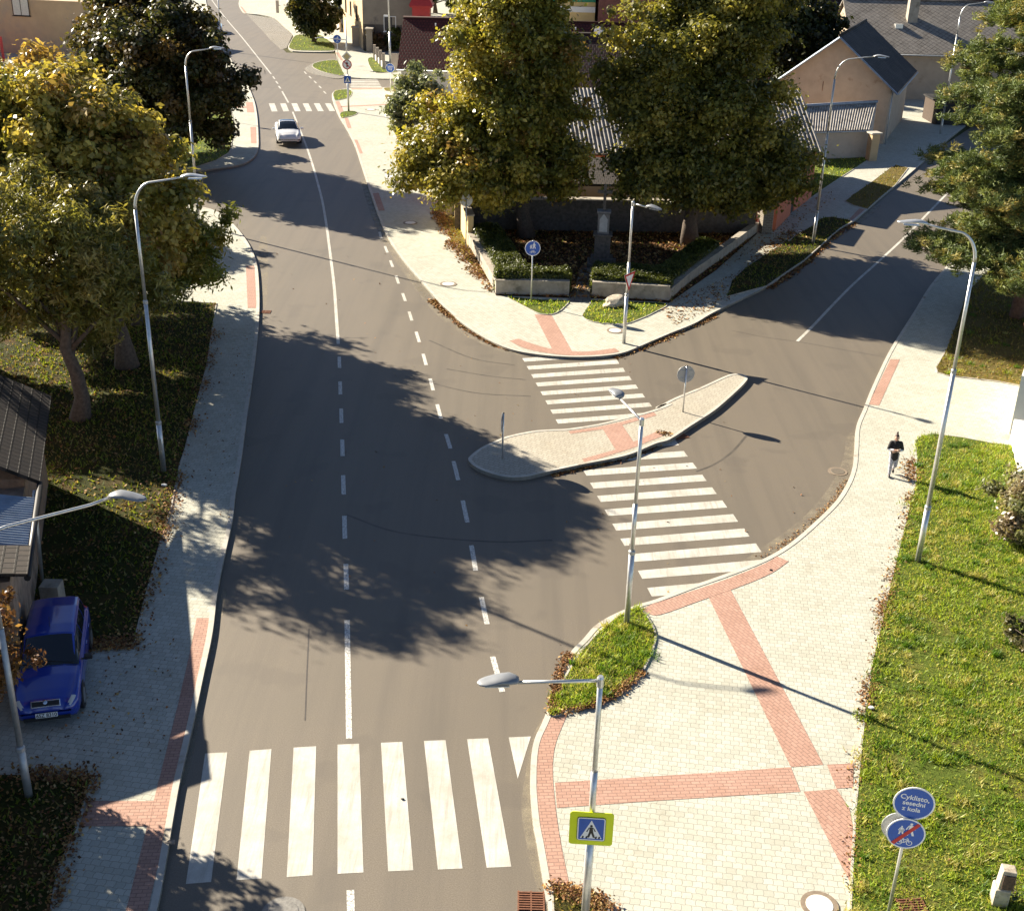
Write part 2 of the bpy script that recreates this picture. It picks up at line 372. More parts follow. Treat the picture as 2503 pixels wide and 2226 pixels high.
m_tyre = simple('tyre_rubber', (.015, .015, .015), .8, .2, 10); m_rim = simple('wheel_alloy', (.45, .45, .46), .35, .1, 10, metal=.8)
m_chrome = simple('chrome', (.75, .75, .76), .15, .03, 10, metal=1.0)
m_lens = glassy('lamp_lens', (.55, .56, .55), .1)
# ------------------------------------------------------------------ the ground, roads and pavements
ZK = .10                                                            # pavements stand this far over the road
def struct(o): return tag(o, kind='structure')
mb = MB(); mb.prism([(-500, -60), (500, -60), (500, 900), (-500, 900)], -.03, -.03); struct(mb.build('ground', m_ground))
road = L('D', (250, 2000), 'K7', (500, 600), 'D', (380, 1100), (440, 700), (440, 520), 'K1', (1000, 1250), (300, 1200), (300, 1000), (1000, 980),
         (1380, 870), (1360, 560), (1240, 380), 'D', (430, 110), (380, 30), (370, -60), (470, -60), (500, 10), 'Z1', (600, 160), (800, 350), (930, 480), (1370, 490), (1410, 580), (1480, 720), (1960, 700),
         'Z2', (1500, 700), (1500, 800), (700, 850), (500, 900), 'K2', (300, 1100), (600, 1550), 'K5', (800, 200), (1400, 340), 'K3', (200, 1760), (1100, 1190), 'ZR', (1600, 440), (2060, 60), 'D', (1960, 240), (2120, 240), (1960, 400), 'K6', (1600, 0),
         (1500, 300), (1300, 600), (1250, 900), (1200, 1150), (900, 1500), (300, 1750), 'K8', (1600, 350), (1300, 900), (1300, 1300), (1500, 2000), 'D', (1150, 2100))
mb = MB(); mb.prism(road, 0, 0); o_road = struct(mb.build('road', m_asph))

KERBS = []
def block(name, outer, rest, mat=None, kerb=True, z1=ZK, kz=None):
    """outer: smoothed kerb line along the road, rest: remaining outline; the kerb runs just inside the outer line"""
    poly = outer + rest
    mb = MB(); mb.prism(poly, -.05, z1); o = struct(mb.build(name, mat or m_pav))
    if kerb: KERBS.append(outer); strip(outer, .14, 0, (kz or z1) + .012, -.0 if kerb != 'R' else -.14).build('kerb', m_kerb, o)
    return o
Z = ZK
# left block, near
kl = smooth(L('D', (285, 1950), 'K7', (870, 1817), (905, 1640), (985, 1170), (1022, 1000), (1090, 700), (1132, 500), (1180, 270), (1215, 0), 'K4', (1290, 1300), (1305, 1170), (1340, 960), (1370, 730), (1400, 530), (1430, 290), (1440, 120), 'K1', (1438, 1590), (1430, 1490), (1412, 1420), (1372, 1340), (1312, 1262), (1245, 1200), (1180, 1165), (1110, 1148), (1000, 1125), (850, 1100), (600, 1060), z=Z), 5)
o_L = block('pavement', kl, [Vector((-70, 75, 0)), Vector((-70, -5, 0)), Vector((-9, -5, 0))])
# left block beyond the side street
kl2 = smooth(L('K1', (500, 985), (900, 968), (1050, 955), (1200, 937), (1330, 916), (1400, 882), (1432, 830), (1434, 740), (1427, 640), (1414, 570), (1396, 520), (1370, 460), (1338, 405), (1290, 340), (1240, 260), (1190, 150), (1150, 40), (1130, -90), z=Z), 5)
o_L2 = block('pavement', kl2, [Vector((-110, 330, 0)), Vector((-150, 90, 0))], m_pav)
# middle block
km = smooth(L('Z2', (1700, 800), (1300, 797), (1000, 795), (860, 797), (640, 800), (540, 808), (460, 822), (420, 845), (414, 880), (425, 930), (455, 1010), (492, 1085), (545, 1170), (620, 1320), (680, 1500), 'K2', (222, 1020), (283, 1200), (342, 1330), (430, 1455), (520, 1560), (620, 1675), (700, 1748), 'K5', (725, 185), (800, 240), (900, 300), (1000, 343), (1100, 368), (1250, 386), (1400, 392), (1550, 384), (1650, 366), (1750, 326), (1900, 262), (2044, 203), 'K6', (330, 140), 'ZR', (130, 1635), (350, 1480), (600, 1310), (780, 1150), (930, 1010), (1060, 900), (1200, 830), (1400, 662), (1540, 540), (1740, 372), (1930, 210), (2080, 80), 'D', (1905, 268), (1975, 215), (2050, 160), z=Z), 5)
o_M = block('pavement', km, [Vector((75, 150, 0)), Vector((60, 158, 0)), Vector((10, 122, 0))], m_pavM)
# right block
kr = smooth(L('D', (1105, 2000), 'K8', (1228, 1817), (1215, 1750), (1190, 1600), (1165, 1450), (1143, 1330), (1130, 1200), (1126, 1100), (1132, 960), (1152, 860), (1200, 755), (1250, 620), (1300, 492), (1350, 382), (1420, 308), (1480, 240), (1555, 190), (1650, 145), (1740, 112), 'K6', (0, 1737), (200, 1662), (400, 1592), (600, 1512), (750, 1422), (900, 1292), (1000, 1190), (1062, 1090), (1093, 1000), (1103, 900), (1112, 780), (1152, 680), (1200, 560), (1290, 370), (1370, 240), (1440, 130), (1520, 0), 'K3', (1620, 1470), (1760, 1300), (1900, 1140), (2044, 1000), z=Z), 5)[::-1]
o_R = block('pavement', kr, [Vector((2.4, -5, 0)), Vector((60, -5, 0)), Vector((110, 150, 0))], m_pav)
# block beyond the far side street
kn = smooth(L('Z1', (520, -40), (500, 10), (497, 50), (520, 95), (560, 123), (700, 138), (820, 168), (910, 245), (990, 318), (975, 370), (945, 420), (960, 452), (1010, 468), (1180, 474), (1340, 470), (1372, 458), z=Z), 4)
rest = L('Z1', (1400, 560), (1440, 650), (1470, 700), z=Z)
o_N = block('pavement', kn, rest + smooth(L('Z1', (1480, 700), (1620, 712), (1800, 716), (1960, 716), (2400, 716), z=Z), 3) + [Vector((40, 260, 0)), Vector((-70, 330, 0))], m_pav)
isl2 = smooth(L('Z1', (1100, 630), (1115, 608), (1200, 562), (1300, 545), (1400, 548), (1440, 640), (1465, 690), (1400, 715), (1280, 697), (1170, 668), z=.05), 4, True)
struct(MB().prism(isl2, -.02, .05).build('cobble_apron', m_cob))
bay = L('Z1', (565, 128), (820, 172), (985, 322), (930, 440), (880, 452), (790, 370), (700, 270), (610, 175)); struct(MB().prism(bay, -.02, .012).build('parking_bay', m_cob))
# traffic island
ki = smooth(L('K5', (783, 962), (800, 935), (850, 898), (910, 868), (1000, 832), (1140, 803), (1240, 795), (1340, 790), (1500, 765), (1640, 732), (1800, 690), (1900, 652), 'K6', (0, 678), (100, 622), (250, 560), (370, 505), (420, 488), (470, 487), (505, 500), (505, 522), (450, 580), (330, 685), (200, 770), (80, 848), (0, 872), 'K5', (1700, 925), (1600, 952), (1430, 985), (1300, 1012), (1190, 1036), (1100, 1056), (1000, 1058), (900, 1035), (820, 1000), z=.13), 4, True)
o_I = struct(MB().prism(ki, -.05, .13).build('traffic_island', m_pavI))
strip(ki + ki[:1], .12, 0, .142, -.12).build('kerb', m_kerb, o_I)

# lawns: thin raised beds on the blocks
LAWNS = []
def lawn(pts, mat, dens=0, edge=True, z=Z, n=4, sm=True, pal='green', name='lawn'):
    P = smooth(pts, n, True) if sm else pts
    o = struct(MB().prism(P, z - .05, z + .03).build(name, mat))
    if edge: strip(P + P[:1], .05, z, z + .036, -.025).build('edging', m_edge, o)
    LAWNS.append((P, z + .03, dens, pal)); return o
E = lambda *a: L(*a, z=Z)
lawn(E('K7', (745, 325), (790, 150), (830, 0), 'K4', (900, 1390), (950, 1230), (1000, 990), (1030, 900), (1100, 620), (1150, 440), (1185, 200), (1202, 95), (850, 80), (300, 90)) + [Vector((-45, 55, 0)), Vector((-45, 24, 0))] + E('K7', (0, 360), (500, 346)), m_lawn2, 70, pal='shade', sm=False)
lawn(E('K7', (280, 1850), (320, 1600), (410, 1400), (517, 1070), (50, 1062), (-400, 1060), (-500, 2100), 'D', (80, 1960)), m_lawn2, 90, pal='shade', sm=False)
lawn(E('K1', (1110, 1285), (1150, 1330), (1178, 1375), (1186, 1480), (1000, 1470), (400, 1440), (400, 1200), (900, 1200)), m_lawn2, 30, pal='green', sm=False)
lawn(E('K1', (1283, 825), (1270, 850), (1200, 892), (1100, 925), (1000, 938), (300, 960), (0, 700), (700, 560), (1150, 540), (1265, 560), (1290, 640), (1296, 700)), m_lawn, 12, pal='green', sm=False)
lawn(E('Z5', (1090, 1150), (1105, 1115), (1145, 1060), (1165, 1035), (1400, 1045), (1690, 1060), (1600, 1125), (1500, 1170), (1400, 1203), (1260, 1203), (1140, 1182)), m_lawn, 60)
lawn(E('Z5', (560, 1012), (760, 1030), (980, 1040), (960, 1085), (925, 1115), (870, 1137), (790, 1133), (730, 1108), (640, 1060)), m_lawn, 60)
lawn(E('Z5', (45, 385), (90, 364), (140, 366), (200, 460), (250, 550), (280, 640), (360, 770), (462, 960), (400, 880), (300, 790), (180, 650), (90, 500)), m_dry, 60, pal='dry')
lawn(E('K2', (440, 842), (475, 828), (510, 830), (570, 900), (620, 965), (632, 1045), (570, 1038), (530, 1010), (490, 930)), m_dry, 25, pal='dry')
lawn(E('Z2', (952, 1162), (1000, 1148), (1080, 1150), (1130, 1270), (1020, 1275), (985, 1220)), m_dry, 15, pal='dry')
lawn(E('Z2', (424, 858), (440, 832), (480, 820), (560, 816), (596, 836), (575, 885), (510, 905), (445, 914), (430, 890)), m_lawn, 14)
lawn(E('Z2', (490, 1030), (540, 1014), (620, 1014), (645, 1033), (590, 1058), (500, 1072)), m_lawn, 14)
lawn(E('Z2', (893, 872), (950, 868), (1100, 900), (1100, 1050), (1000, 1050), (930, 940)), m_dry, 8)
lawn(E('Z2', (885, 808), (905, 800), (1010, 800), (1010, 832), (905, 828)), m_dry, 6)
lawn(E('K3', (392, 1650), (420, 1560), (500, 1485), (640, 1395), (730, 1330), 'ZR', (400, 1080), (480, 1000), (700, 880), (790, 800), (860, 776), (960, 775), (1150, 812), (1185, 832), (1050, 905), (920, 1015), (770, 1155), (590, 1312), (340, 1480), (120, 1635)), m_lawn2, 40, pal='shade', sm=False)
lawn(E('ZR', (1100, 575), (1220, 480), (1440, 330), (1650, 170), (1740, 125), (1890, 160), (1730, 372), (1530, 540), (1385, 672), (1200, 625)), m_dry, 25, pal='dry', sm=False)
lawn(E('ZR', (1385, 62), (1030, 290), (820, 430), (640, 560), (300, 500), (300, 30), (1300, -10)), m_lawn, 25, sm=False)
lawn(E('K9', (1303, -10), (1250, 232), (1200, 430), (1150, 800), (1130, 1000), (1108, 1250), (1088, 1600), (1078, 1830), (1070, 2100), (3000, 2100)) + [Vector((45, 30, 0)), Vector((45, 42, 0))] + E('K6', (2200, 920), (1980, 885), (1850, 870), (1700, 840), (1550, 822), (1475, 830), (1437, 860), (1447, 950), (1440, 1100), (1390, 1290), (1330, 1530)), m_lawn, 420, pal='green', sm=False)
lawn(E('K6', (1556, 450), (1562, 480), (1620, 497), (1750, 512), (1900, 530), (2030, 555), (2500, 600)) + [Vector((60, 90, 0))] + E('K3', (2400, 1100), (2090, 1240), (1900, 1450), 'K6', (1740, 20), (1700, 110), (1650, 250), (1605, 365)), m_dry, 60, pal='dry', sm=False)
lawn(E('K8', (1665, 152), (1735, 145), (1790, 208), (1822, 290), (1800, 385), (1740, 500), (1620, 600), (1480, 672), (1330, 712), (1244, 728), (1290, 590), (1350, 470), (1430, 355), (1540, 240)), m_lawn, 550, pal='green')
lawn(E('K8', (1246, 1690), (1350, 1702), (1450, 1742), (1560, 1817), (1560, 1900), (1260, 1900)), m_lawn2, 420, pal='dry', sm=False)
lawn(E('Z1', (1000, 335), (1060, 318), (1210, 318), (1270, 340), (1350, 400), (1370, 440), (1350, 462), (1180, 464), (1010, 458), (958, 442), (955, 415)), m_lawn, 6)
lawn(E('Z1', (1165, 592), (1210, 566), (1300, 550), (1395, 552), (1430, 620), (1455, 678), (1390, 680), (1270, 655), (1190, 622)), m_lawn, 8, z=.06)
lawn(E('Z1', (1668, 540), (1740, 535), (1850, 630), (1940, 655), (1830, 662), (1718, 652)), m_lawn, 8)
lawn(E('Z1', (1380, 165), (1470, 260), (1400, 255), (1350, 200)), m_lawn, 5, sm=False)
lawn(E('Z1', (1480, 295), (1560, 370), (1670, 470), (1640, 470), (1540, 380)), m_lawn, 5, sm=False)
# the little park's ground and path
park = L('Z5', (150, 372), (250, 560), (360, 770), (475, 1000), (990, 1018), (1155, 1020), (1710, 1052), (2044, 820), 'K3', (560, 1300), (560, 1090), 'Z5', (1500, 300), z=Z)
lawn(park, m_soil, 12, edge=False, sm=False, pal='shade', name='park_ground')
struct(MB().prism(L('Z5', (985, 1040), (1155, 1040), (1150, 980), (1160, 780), (1090, 770), (1030, 960), (1005, 990), z=.14), .10, .14).build('park_path', m_cherry))
# surfaces laid on the pavements
def sheet(name, pts, mat, z, parent=None): return MB().prism(pts, z, z).build(name, mat, parent)
ZT = Z + .006
E2 = lambda *a: L(*a, z=ZT)
T = lambda p, pts, m=m_red: sheet('tactile_paving', pts, m, ZT, p)
sm = lambda *a: smooth(E2(*a), 4)
T(o_R, sm('K8', (1197, 750), (1160, 880), (1150, 1000), (1160, 1200), (1195, 1450), (1245, 1690)) + sm('K8', (1350, 1700), (1290, 1400), (1258, 1150), (1252, 1000), (1270, 880), (1330, 730)))
ba = E2('K8', (1262, 1103)); 
T(o_R, E2('K8', (1264, 1103), (2044, 1053), 'K9', (750, 1017), (803, 1153), (0, 1203), 'K8', (1275, 1243)))
T(o_R, E2('K9', (950, 1003), (1098, 995), (1095, 1130), (1003, 1136)))
T(o_R, E2('K9', (285, 58), (750, 1017), (930, 1003), (403, 10)), m_red2)
T(o_R, E2('K9', (820, 1153), (1003, 1138), (1075, 1245), (1093, 1345), (1083, 1665)), m_red2)
T2 = lambda p, pts, m=m_red: sheet('tactile_paving', pts, m, ZT + .003, p)
T2(o_R, sm('K8', (1730, 150), (1800, 115), (1900, 75), 'K6', (0, 1757), (200, 1690), (400, 1622), (600, 1540), (672, 1498)) + sm('K6', (738, 1525), (640, 1592), (480, 1660), (250, 1742), (20, 1822), 'K8', (1770, 158)), m_red2)
T(o_R, E2('K6', (1302, 405), (1355, 405), (1240, 660), (1180, 655)))
T2(o_M, sm('K5', (1010, 302), (1100, 345), (1250, 374), (1400, 384), (1550, 375), (1622, 362)) + sm('K5', (1598, 343), (1500, 356), (1400, 362), (1250, 348), (1150, 322), (1060, 290)), m_red2)
T(o_M, E2('K5', (1150, 155), (1245, 160), (1360, 362), (1248, 347)), m_red2)
T(o_L, E2('K7', (1092, 190), (1166, 190), (1110, 590), (1005, 1010), (890, 1510), (815, 1830), (695, 1830), (790, 1450), (895, 1040), (990, 660), (1050, 400)))
T2(o_L, E2('K7', (487, 1205), (855, 1205), (828, 1345), (440, 1345)))
T(o_L, E2('K1', (1365, 1475), (1412, 1475), (1424, 1710), (1375, 1710)))
T(o_L2, E2('K1', (1365, 568), (1404, 568), (1412, 625), (1372, 625))); T(o_L2, E2('K1', (1390, 705), (1425, 705), (1426, 795), (1394, 795)))
T(o_L2, E2('K1', (1310, 592), (1368, 592), (1369, 600), (1312, 600)))
T(o_M, E2('K2', (240, 1075), (285, 1070), (320, 1170), (275, 1170)), m_red2); T(o_M, E2('Z2', (604, 1270), (645, 1270), (695, 1395), (648, 1395)), m_red2)
T(o_M, E2('Z2', (528, 1072), (560, 1072), (592, 1165), (556, 1165)), m_red2); T(o_M, E2('Z2', (445, 922), (480, 920), (520, 1010), (486, 1030)), m_red2)
T(o_M, E2('Z2', (495, 965), (925, 945), (925, 955), (497, 975)), m_red2); T(o_M, E2('Z2', (590, 803), (870, 800), (870, 812), (592, 815)), m_red2)
T(o_M, E2('ZR', (1280, 662), (1372, 680), (1215, 818), (1150, 800)), m_red2)
T(o_N, E2('Z1', (1372, 478), (1405, 478), (1445, 550), (1425, 550)), m_red2)
T(o_N, E2('Z1', (510, 60), (525, 62), (570, 122), (548, 118)), m_red2)
ZI = .136; EI = lambda *a: L(*a, z=ZI)
sheet('tactile_paving', EI('K5', (1338, 803), (1500, 780), (1640, 750), (1812, 697), (1828, 715), (1640, 768), (1530, 792), (1350, 818)), m_red2, ZI, o_I)
sheet('tactile_paving', EI('K5', (1530, 792), (1638, 769), (1700, 862), (1600, 905)), m_red2, ZI, o_I)
sheet('tactile_paving', EI('K5', (1415, 957), (1600, 905), (1700, 862), (1840, 800), (1880, 822), (1700, 895), (1430, 980)), m_red2, ZI, o_I)

# road markings
ZM = .004
def mark(name, pts, mat=m_mark, z=ZM): return MB().prism(pts, z, z).build(name, mat, o_road)
K = lambda f, *p: L(f, *p)
for f, q in (('K7', [(1139, 942), (1262, 936), (1172, 1655), (1032, 1666)]), ('K7', [(1386, 927), (1507, 918), (1452, 1636), (1313, 1645)]), ('K7', [(1630, 910), (1755, 902), (1735, 1618), (1592, 1628)]),
             ('K8', [(57, 893), (177, 888), (201, 1602), (57, 1610)]), ('K8', [(298, 883), (417, 878), (478, 1590), (338, 1596)]), ('K8', [(537, 873), (657, 868), (751, 1580), (614, 1586)]),
             ('K8', [(776, 863), (893, 858), (1022, 1570), (885, 1576)]), ('K8', [(1007, 853), (1130, 848), (1057, 1083)])):
    mark('crossing_stripe', K(f, *q))
def ladder(a, b, k0, k1, n=1):
    """a, b: (frame, 4 corners) of two stripes n apart; the rest are stepped between and beyond them"""
    for k in range(k0, k1):
        t = k / n; mark('crossing_stripe', [p + (q - p) * t for p, q in zip(a, b)])
A = [G(1458, 1090, 0, 'K5'), G(258, 1045, 0, 'K6'), G(283, 1080, 0, 'K6'), G(1478, 1122, 0, 'K5')]
B = [G(1627, 1400, 0, 'K5'), G(491, 1343, 0, 'K6'), G(521, 1388, 0, 'K6'), G(1650, 1440, 0, 'K5')]
ladder(A, B, -3, 0, 4)
ladder(A, B, 0, 8, 4)
A = K('K5', (1106, 443), (1609, 408), (1621, 430), (1119, 463)); B = K('K5', (1238, 685), (1787, 645), (1803, 667), (1252, 708))
ladder(A, B, -2, 7, 5)
A = K('ZW', (95, 45), (285, 40), (385, 305), (195, 315)); B = K('ZW', (1595, 43), (1785, 43), (1925, 302), (1735, 302)); ladder(A, B, 0, 7, 4)
A = K('ZS', (583, 1025), (1080, 1022), (1090, 1040), (590, 1043)); B = K('ZS', (570, 1148), (1148, 1146), (1158, 1164), (590, 1166)); ladder(A, B, 0, 5, 4)
def line(name, pts, w, mat=m_mark): 
    return strip(smooth(pts, 4), w, ZM, ZM, -w / 2).build(name, mat, o_road)
line('centre_line', K('K1', (1140, -60), (1175, 0), (1250, 100), (1340, 205), (1420, 305), (1505, 412)), .14)
for a, b in (((1515, 425), (1525, 440)), ((1532, 452), (1543, 466)), ((1547, 479), (1558, 493))): line('lane_dash', K('K1', a, b), .14)
line('centre_line', K('K1', (1566, 508), (1601, 571)), .14)
line('centre_line', K('K1', (1625, 622), (1660, 710), (1700, 810), (1735, 915), (1762, 1010), (1790, 1120), (1812, 1250), (1832, 1400), (1855, 1590)) + K('K4', (1868, 180), (1878, 320)), .14, m_mark)
for y0, y1, x0, x1 in ((390, 453, 1883, 1885), (528, 600, 1888, 1890), (678, 758, 1894, 1896), (850, 942, 1900, 1902), (1048, 1155, 1905, 1908), (1273, 1400, 1912, 1915), (1540, 1682, 1920, 1924)):
    line('lane_dash', K('K4', (x0, y0), (x1, y1)), .14, m_line)
line('centre_line', K('K7', (1927, 203), (1932, 500), (1938, 860)), .14, m_line); line('lane_dash', K('K7', (1945, 1700), (1950, 1900)), .15, m_line)
for f, x0, y0, x1, y1 in (('K2', 290, 1288, 300, 1325), ('K2', 320, 1367, 334, 1403), ('K2', 350, 1446, 364, 1483), ('K2', 381, 1530, 396, 1575), ('K2', 418, 1628, 434, 1672), ('K2', 454, 1730, 470, 1780),
                       ('K5', 493, 252, 511, 310), ('K5', 532, 375, 549, 437), ('K5', 571, 512, 588, 577), ('K5', 610, 655, 631, 733), ('K5', 659, 820, 684, 900), ('K5', 701, 970, 727, 1075),
                       ('K5', 752, 1188, 778, 1310), ('K5', 800, 1437, 824, 1577), ('K8', 855, 75, 887, 225), ('K8', 918, 405, 972, 600)):
    line('lane_dash', K(f, (x0, y0), (x1, y1)), .14, m_line if f in ('K5', 'K8') else m_mark)
for a in ((1695, 405), (1722, 430), (1750, 456), (1777, 484), (1803, 514)): line('lane_dash', K('K1', (a[0] - 6, a[1] - 6), (a[0] + 6, a[1] + 7)), .14)
line('centre_line', K('K6', (785, 305), (870, 222), (1000, 85), (1105, -20)) + K('K3', (1250, 1440), (1400, 1300), (1510, 1185), (1700, 990)), .14)
# resurfacing joints in the asphalt
m_joint = simple('bitumen_joint', (.07, .06, .05), .5, .2, 8)
for pts in (K('K6', (420, 245), (600, 282), (790, 308), (1000, 345), (1270, 393)), K('K4', (1450, 305), (1700, 298), (1870, 290), (2044, 285)), K('K7', (1712, 250), (1700, 500), (1690, 760))):
    strip(smooth(pts, 3), .035, ZM * .5, ZM * .5, 0).build('asphalt_joint', m_joint, o_road)
# pale grit washed against the kerbs
m_dust, nt_, b_, N_, K_ = newmat('kerbside_grit'); co_ = coords(nt_); b_.inputs['Base Color'].default_value = (.36, .31, .22, 1); setv(b_, Roughness=.95)
a_ = ramp(nt_, noise(nt_, 1.6, 6, .75, co_).outputs[0], [(.40, (0, 0, 0)), (.75, (.75,) * 3)]); K_.new(a_.outputs[0], b_.inputs['Alpha'])
for pts in (('K8', (1200, 755), (1152, 860), (1126, 1000), (1130, 1200), (1165, 1450), (1228, 1817), (1150, 1640), (1108, 1450), (1078, 1250), (1100, 1060), (1150, 830)),
            ('K6', (1100, 820), (1093, 1000), (1000, 1190), (750, 1422), (400, 1592), (560, 1470), (800, 1300), (960, 1120), (1040, 960), (1060, 840)),
            ('K5', (540, 0), (725, 185), (900, 300), (1150, 375), (1000, 375), (760, 270), (600, 150), (480, 0)),
            ('K2', (222, 1020), (342, 1330), (620, 1675), (560, 1680), (300, 1330), (190, 1020)),
            ('K7', (1000, 1130), (1090, 720), (1215, 90), (1260, 60), (1180, 420), (1060, 1000)),
            ('K4', (1440, 180), (1438, -250), (1485, -250), (1480, 120)),
            ('K3', (200, 1765), (700, 1480), (1190, 1165), (1215, 1180), (720, 1530), (260, 1790))):
    sheet('kerbside_grit', smooth(L(*pts), 3, True), m_dust, .0022, o_road)
# curved tyre marks left by turning cars
m_tyremark = simple('tyre_rubber_on_asphalt', (.085, .072, .056), .6, .3, 2)
for pts in (('K5', (430, 500), (800, 590), (1130, 612)), ('K5', (660, 460), (900, 500), (1100, 520)), ('K5', (100, 1270), (400, 1370), (900, 1420), (1250, 1412)), ('K6', (230, 1030), (330, 990), (430, 920), (510, 830)), ('K5', (560, 300), (800, 400), (1040, 440))):
    strip(smooth(L(*pts), 6), .09, .0015, .0015, 0).build('tyre_mark', m_tyremark, o_road)
# manhole covers, drains
def cover(q, f, r, z, label, rim=m_iron, fill=None):
    g = G(*q, z, f); t = empty('manhole_cover', g, 0, label, 'manhole cover', 'round manhole covers')
    fr = MB(); fr.lathe([(r, 0), (r, .012), (r * .72, .012), (r * .72, .0)], 28); fr.build('frame', rim, t)
    MB().lathe([(r * .72, .0), (r * .72, .016), (r * .70, .02)], 28).build('lid', fill or m_conc2, t); return t
m_conc2 = simple('pale_concrete_lid', (.66, .64, .58), .6, .08, 8); m_ring = simple('brown_lid_ring', (.22, .17, .12), .8, .2, 10)
cover((895, 567), 'D', .42, ZT, 'pale lid in the wide pavement left of the park corner', m_ring)
cover((819, 445), 'D', .42, ZT, 'pale lid in the tree shade on the pavement', m_ring)
cover((1228, 660), 'D', .38, ZT, 'pale lid beside the foot of the lamp with the give way sign', m_ring)
cover((740, 219), 'D', .5, ZT, 'far pale lid on the pavement by the far small crossing', m_ring)
cover((1597, 463), 'D', .5, ZT, 'lid in the shaded pavement beside the far right lamp', m_ring)
cover((1636, 1806), 'D', .37, ZT, 'pale lid at the bottom edge beside the lawn', m_ring)
cover((565, 1822), 'D', .42, .002, 'iron lid in the asphalt at the bottom edge', m_iron, m_iron)
cover((1672, 941), 'D', .33, .002, 'iron lid in the asphalt by the right kerb bend', m_ring, m_asph)
def drain(q, f, w, d, rz, z, label, n=8):
    g = G(*q, z, f); t = empty('drain_grate', g, rz, label, 'drain', 'iron drain grates')
    b = MB(); b.box((0, 0, .002), (w, d, .004)); b.build('pit', m_black, t)
    g_ = MB()
    for k in range(n): g_.box((0, -d / 2 + d * (k + .5) / n, .014), (w, d / n * .45, .02))
    for x in (-w / 2, 0, w / 2): g_.box((x, 0, .010), (.03, d + .02, .022))
    g_.build('grate', m_rust, t); return t
drain((1060, 1798), 'D', .5, .5, 0, .002, 'rusty grate at the kerb below the near crossing')
drain((1823, 1812), 'D', .5, .5, .1, Z + .04, 'rusty grate in the grass by the two blue signs')
drain((1955, 832), 'K5', .5, .5, .5, .002, 'rusty grate at the kerb of the traffic island')
drain((1475, 143), 'K4', .42, .42, 0, .002, 'small rusty grate at the left kerb')
# ------------------------------------------------------------------ grass blades and fallen leaves
rs = np.random.RandomState(5)
def inside(P, x, y):
    px = np.array([p[0] for p in P]); py = np.array([p[1] for p in P]); n = len(P); c = np.zeros(len(x), bool); j = n - 1
    for i in range(n):
        m = ((py[i] > y) != (py[j] > y)) & (x < (px[j] - px[i]) * (y - py[i]) / (py[j] - py[i] + 1e-12) + px[i]); c ^= m; j = i
    return c
def inview(x, y, mx=1.12):
    dx, dy, dz = x, y, -CAMH
    z = dx * FW.x + dy * FW.y + dz * FW.z; a = (dx * RT.x + dy * RT.y + dz * RT.z) / z * FOC / 1251.5; b = (dx * UP.x + dy * UP.y + dz * UP.z) / z * FOC / 1113
    return (z > 0) & (abs(a) < mx) & (abs(b) < mx)
def sample(P, n):
    n = max(n, 1)
    px = [p[0] for p in P]; py = [p[1] for p in P]
    x = rs.uniform(max(min(px), -60), min(max(px), 70), n); y = rs.uniform(max(min(py), 12), min(max(py), 170), n)
    k = inview(x, y); x, y = x[k], y[k]; k = inside(P, x, y); return x[k], y[k]
PAL = {'green': [(.24, .37, .03), (.36, .46, .05), (.50, .47, .11), (.14, .26, .022)], 'shade': [(.13, .18, .02), (.20, .23, .03), (.26, .20, .07), (.08, .12, .015)],  # the shade set is the same grass with shade put into its colour
       'dry': [(.26, .21, .05), (.19, .19, .035), (.32, .22, .07), (.13, .14, .025)]}
Vs = []; Cs = []
for P, z, dens, pal in LAWNS:
    if not dens: continue
    px = [p[0] for p in P]; py = [p[1] for p in P]
    area = (min(max(px), 70) - max(min(px), -60)) * (min(max(py), 170) - max(min(py), 12))
    x, y = sample(P, int(max(0, min(area * dens, 900000))))
    if not len(x): continue
    bare = np.sin(x * .9 + 2 * np.sin(y * .55)) * np.sin(y * .8 - x * .35) + rs.normal(0, .28, len(x)); kp = bare < .72; x, y = x[kp], y[kp]
    n = len(x); cl = np.sin(x * 1.7 + np.sin(y * 2.3) * 1.5) * np.sin(y * 1.3 + x * .6) + rs.normal(0, .5, n)
    h = (.05 + .05 * rs.rand(n)) * (1 + .35 * cl.clip(-1, 1.6)) * (1.25 if dens < 100 else 1); w = (.010 + .008 * rs.rand(n)) * (2.6 if dens < 100 else 1.0)
    a = rs.uniform(0, 2 * np.pi, n); la = rs.uniform(0, 2 * np.pi, n); le = h * rs.uniform(.3, 1.3, n)
    ux, uy = np.cos(a) * w, np.sin(a) * w
    V = np.stack([np.stack([x - ux, y - uy, np.full(n, z - .01)], 1), np.stack([x + ux, y + uy, np.full(n, z - .01)], 1), np.stack([x + np.cos(la) * le, y + np.sin(la) * le, z + h], 1)], 1)
    pl = np.array(PAL[pal]); pi = (rs.rand(n) * 2.2 + cl.clip(-.9, .9) * -.9 + .9).astype(int).clip(0, 3)
    c = pl[pi] * rs.uniform(.75, 1.25, (n, 1)); Vs.append(V.reshape(-1, 3)); Cs.append(c)
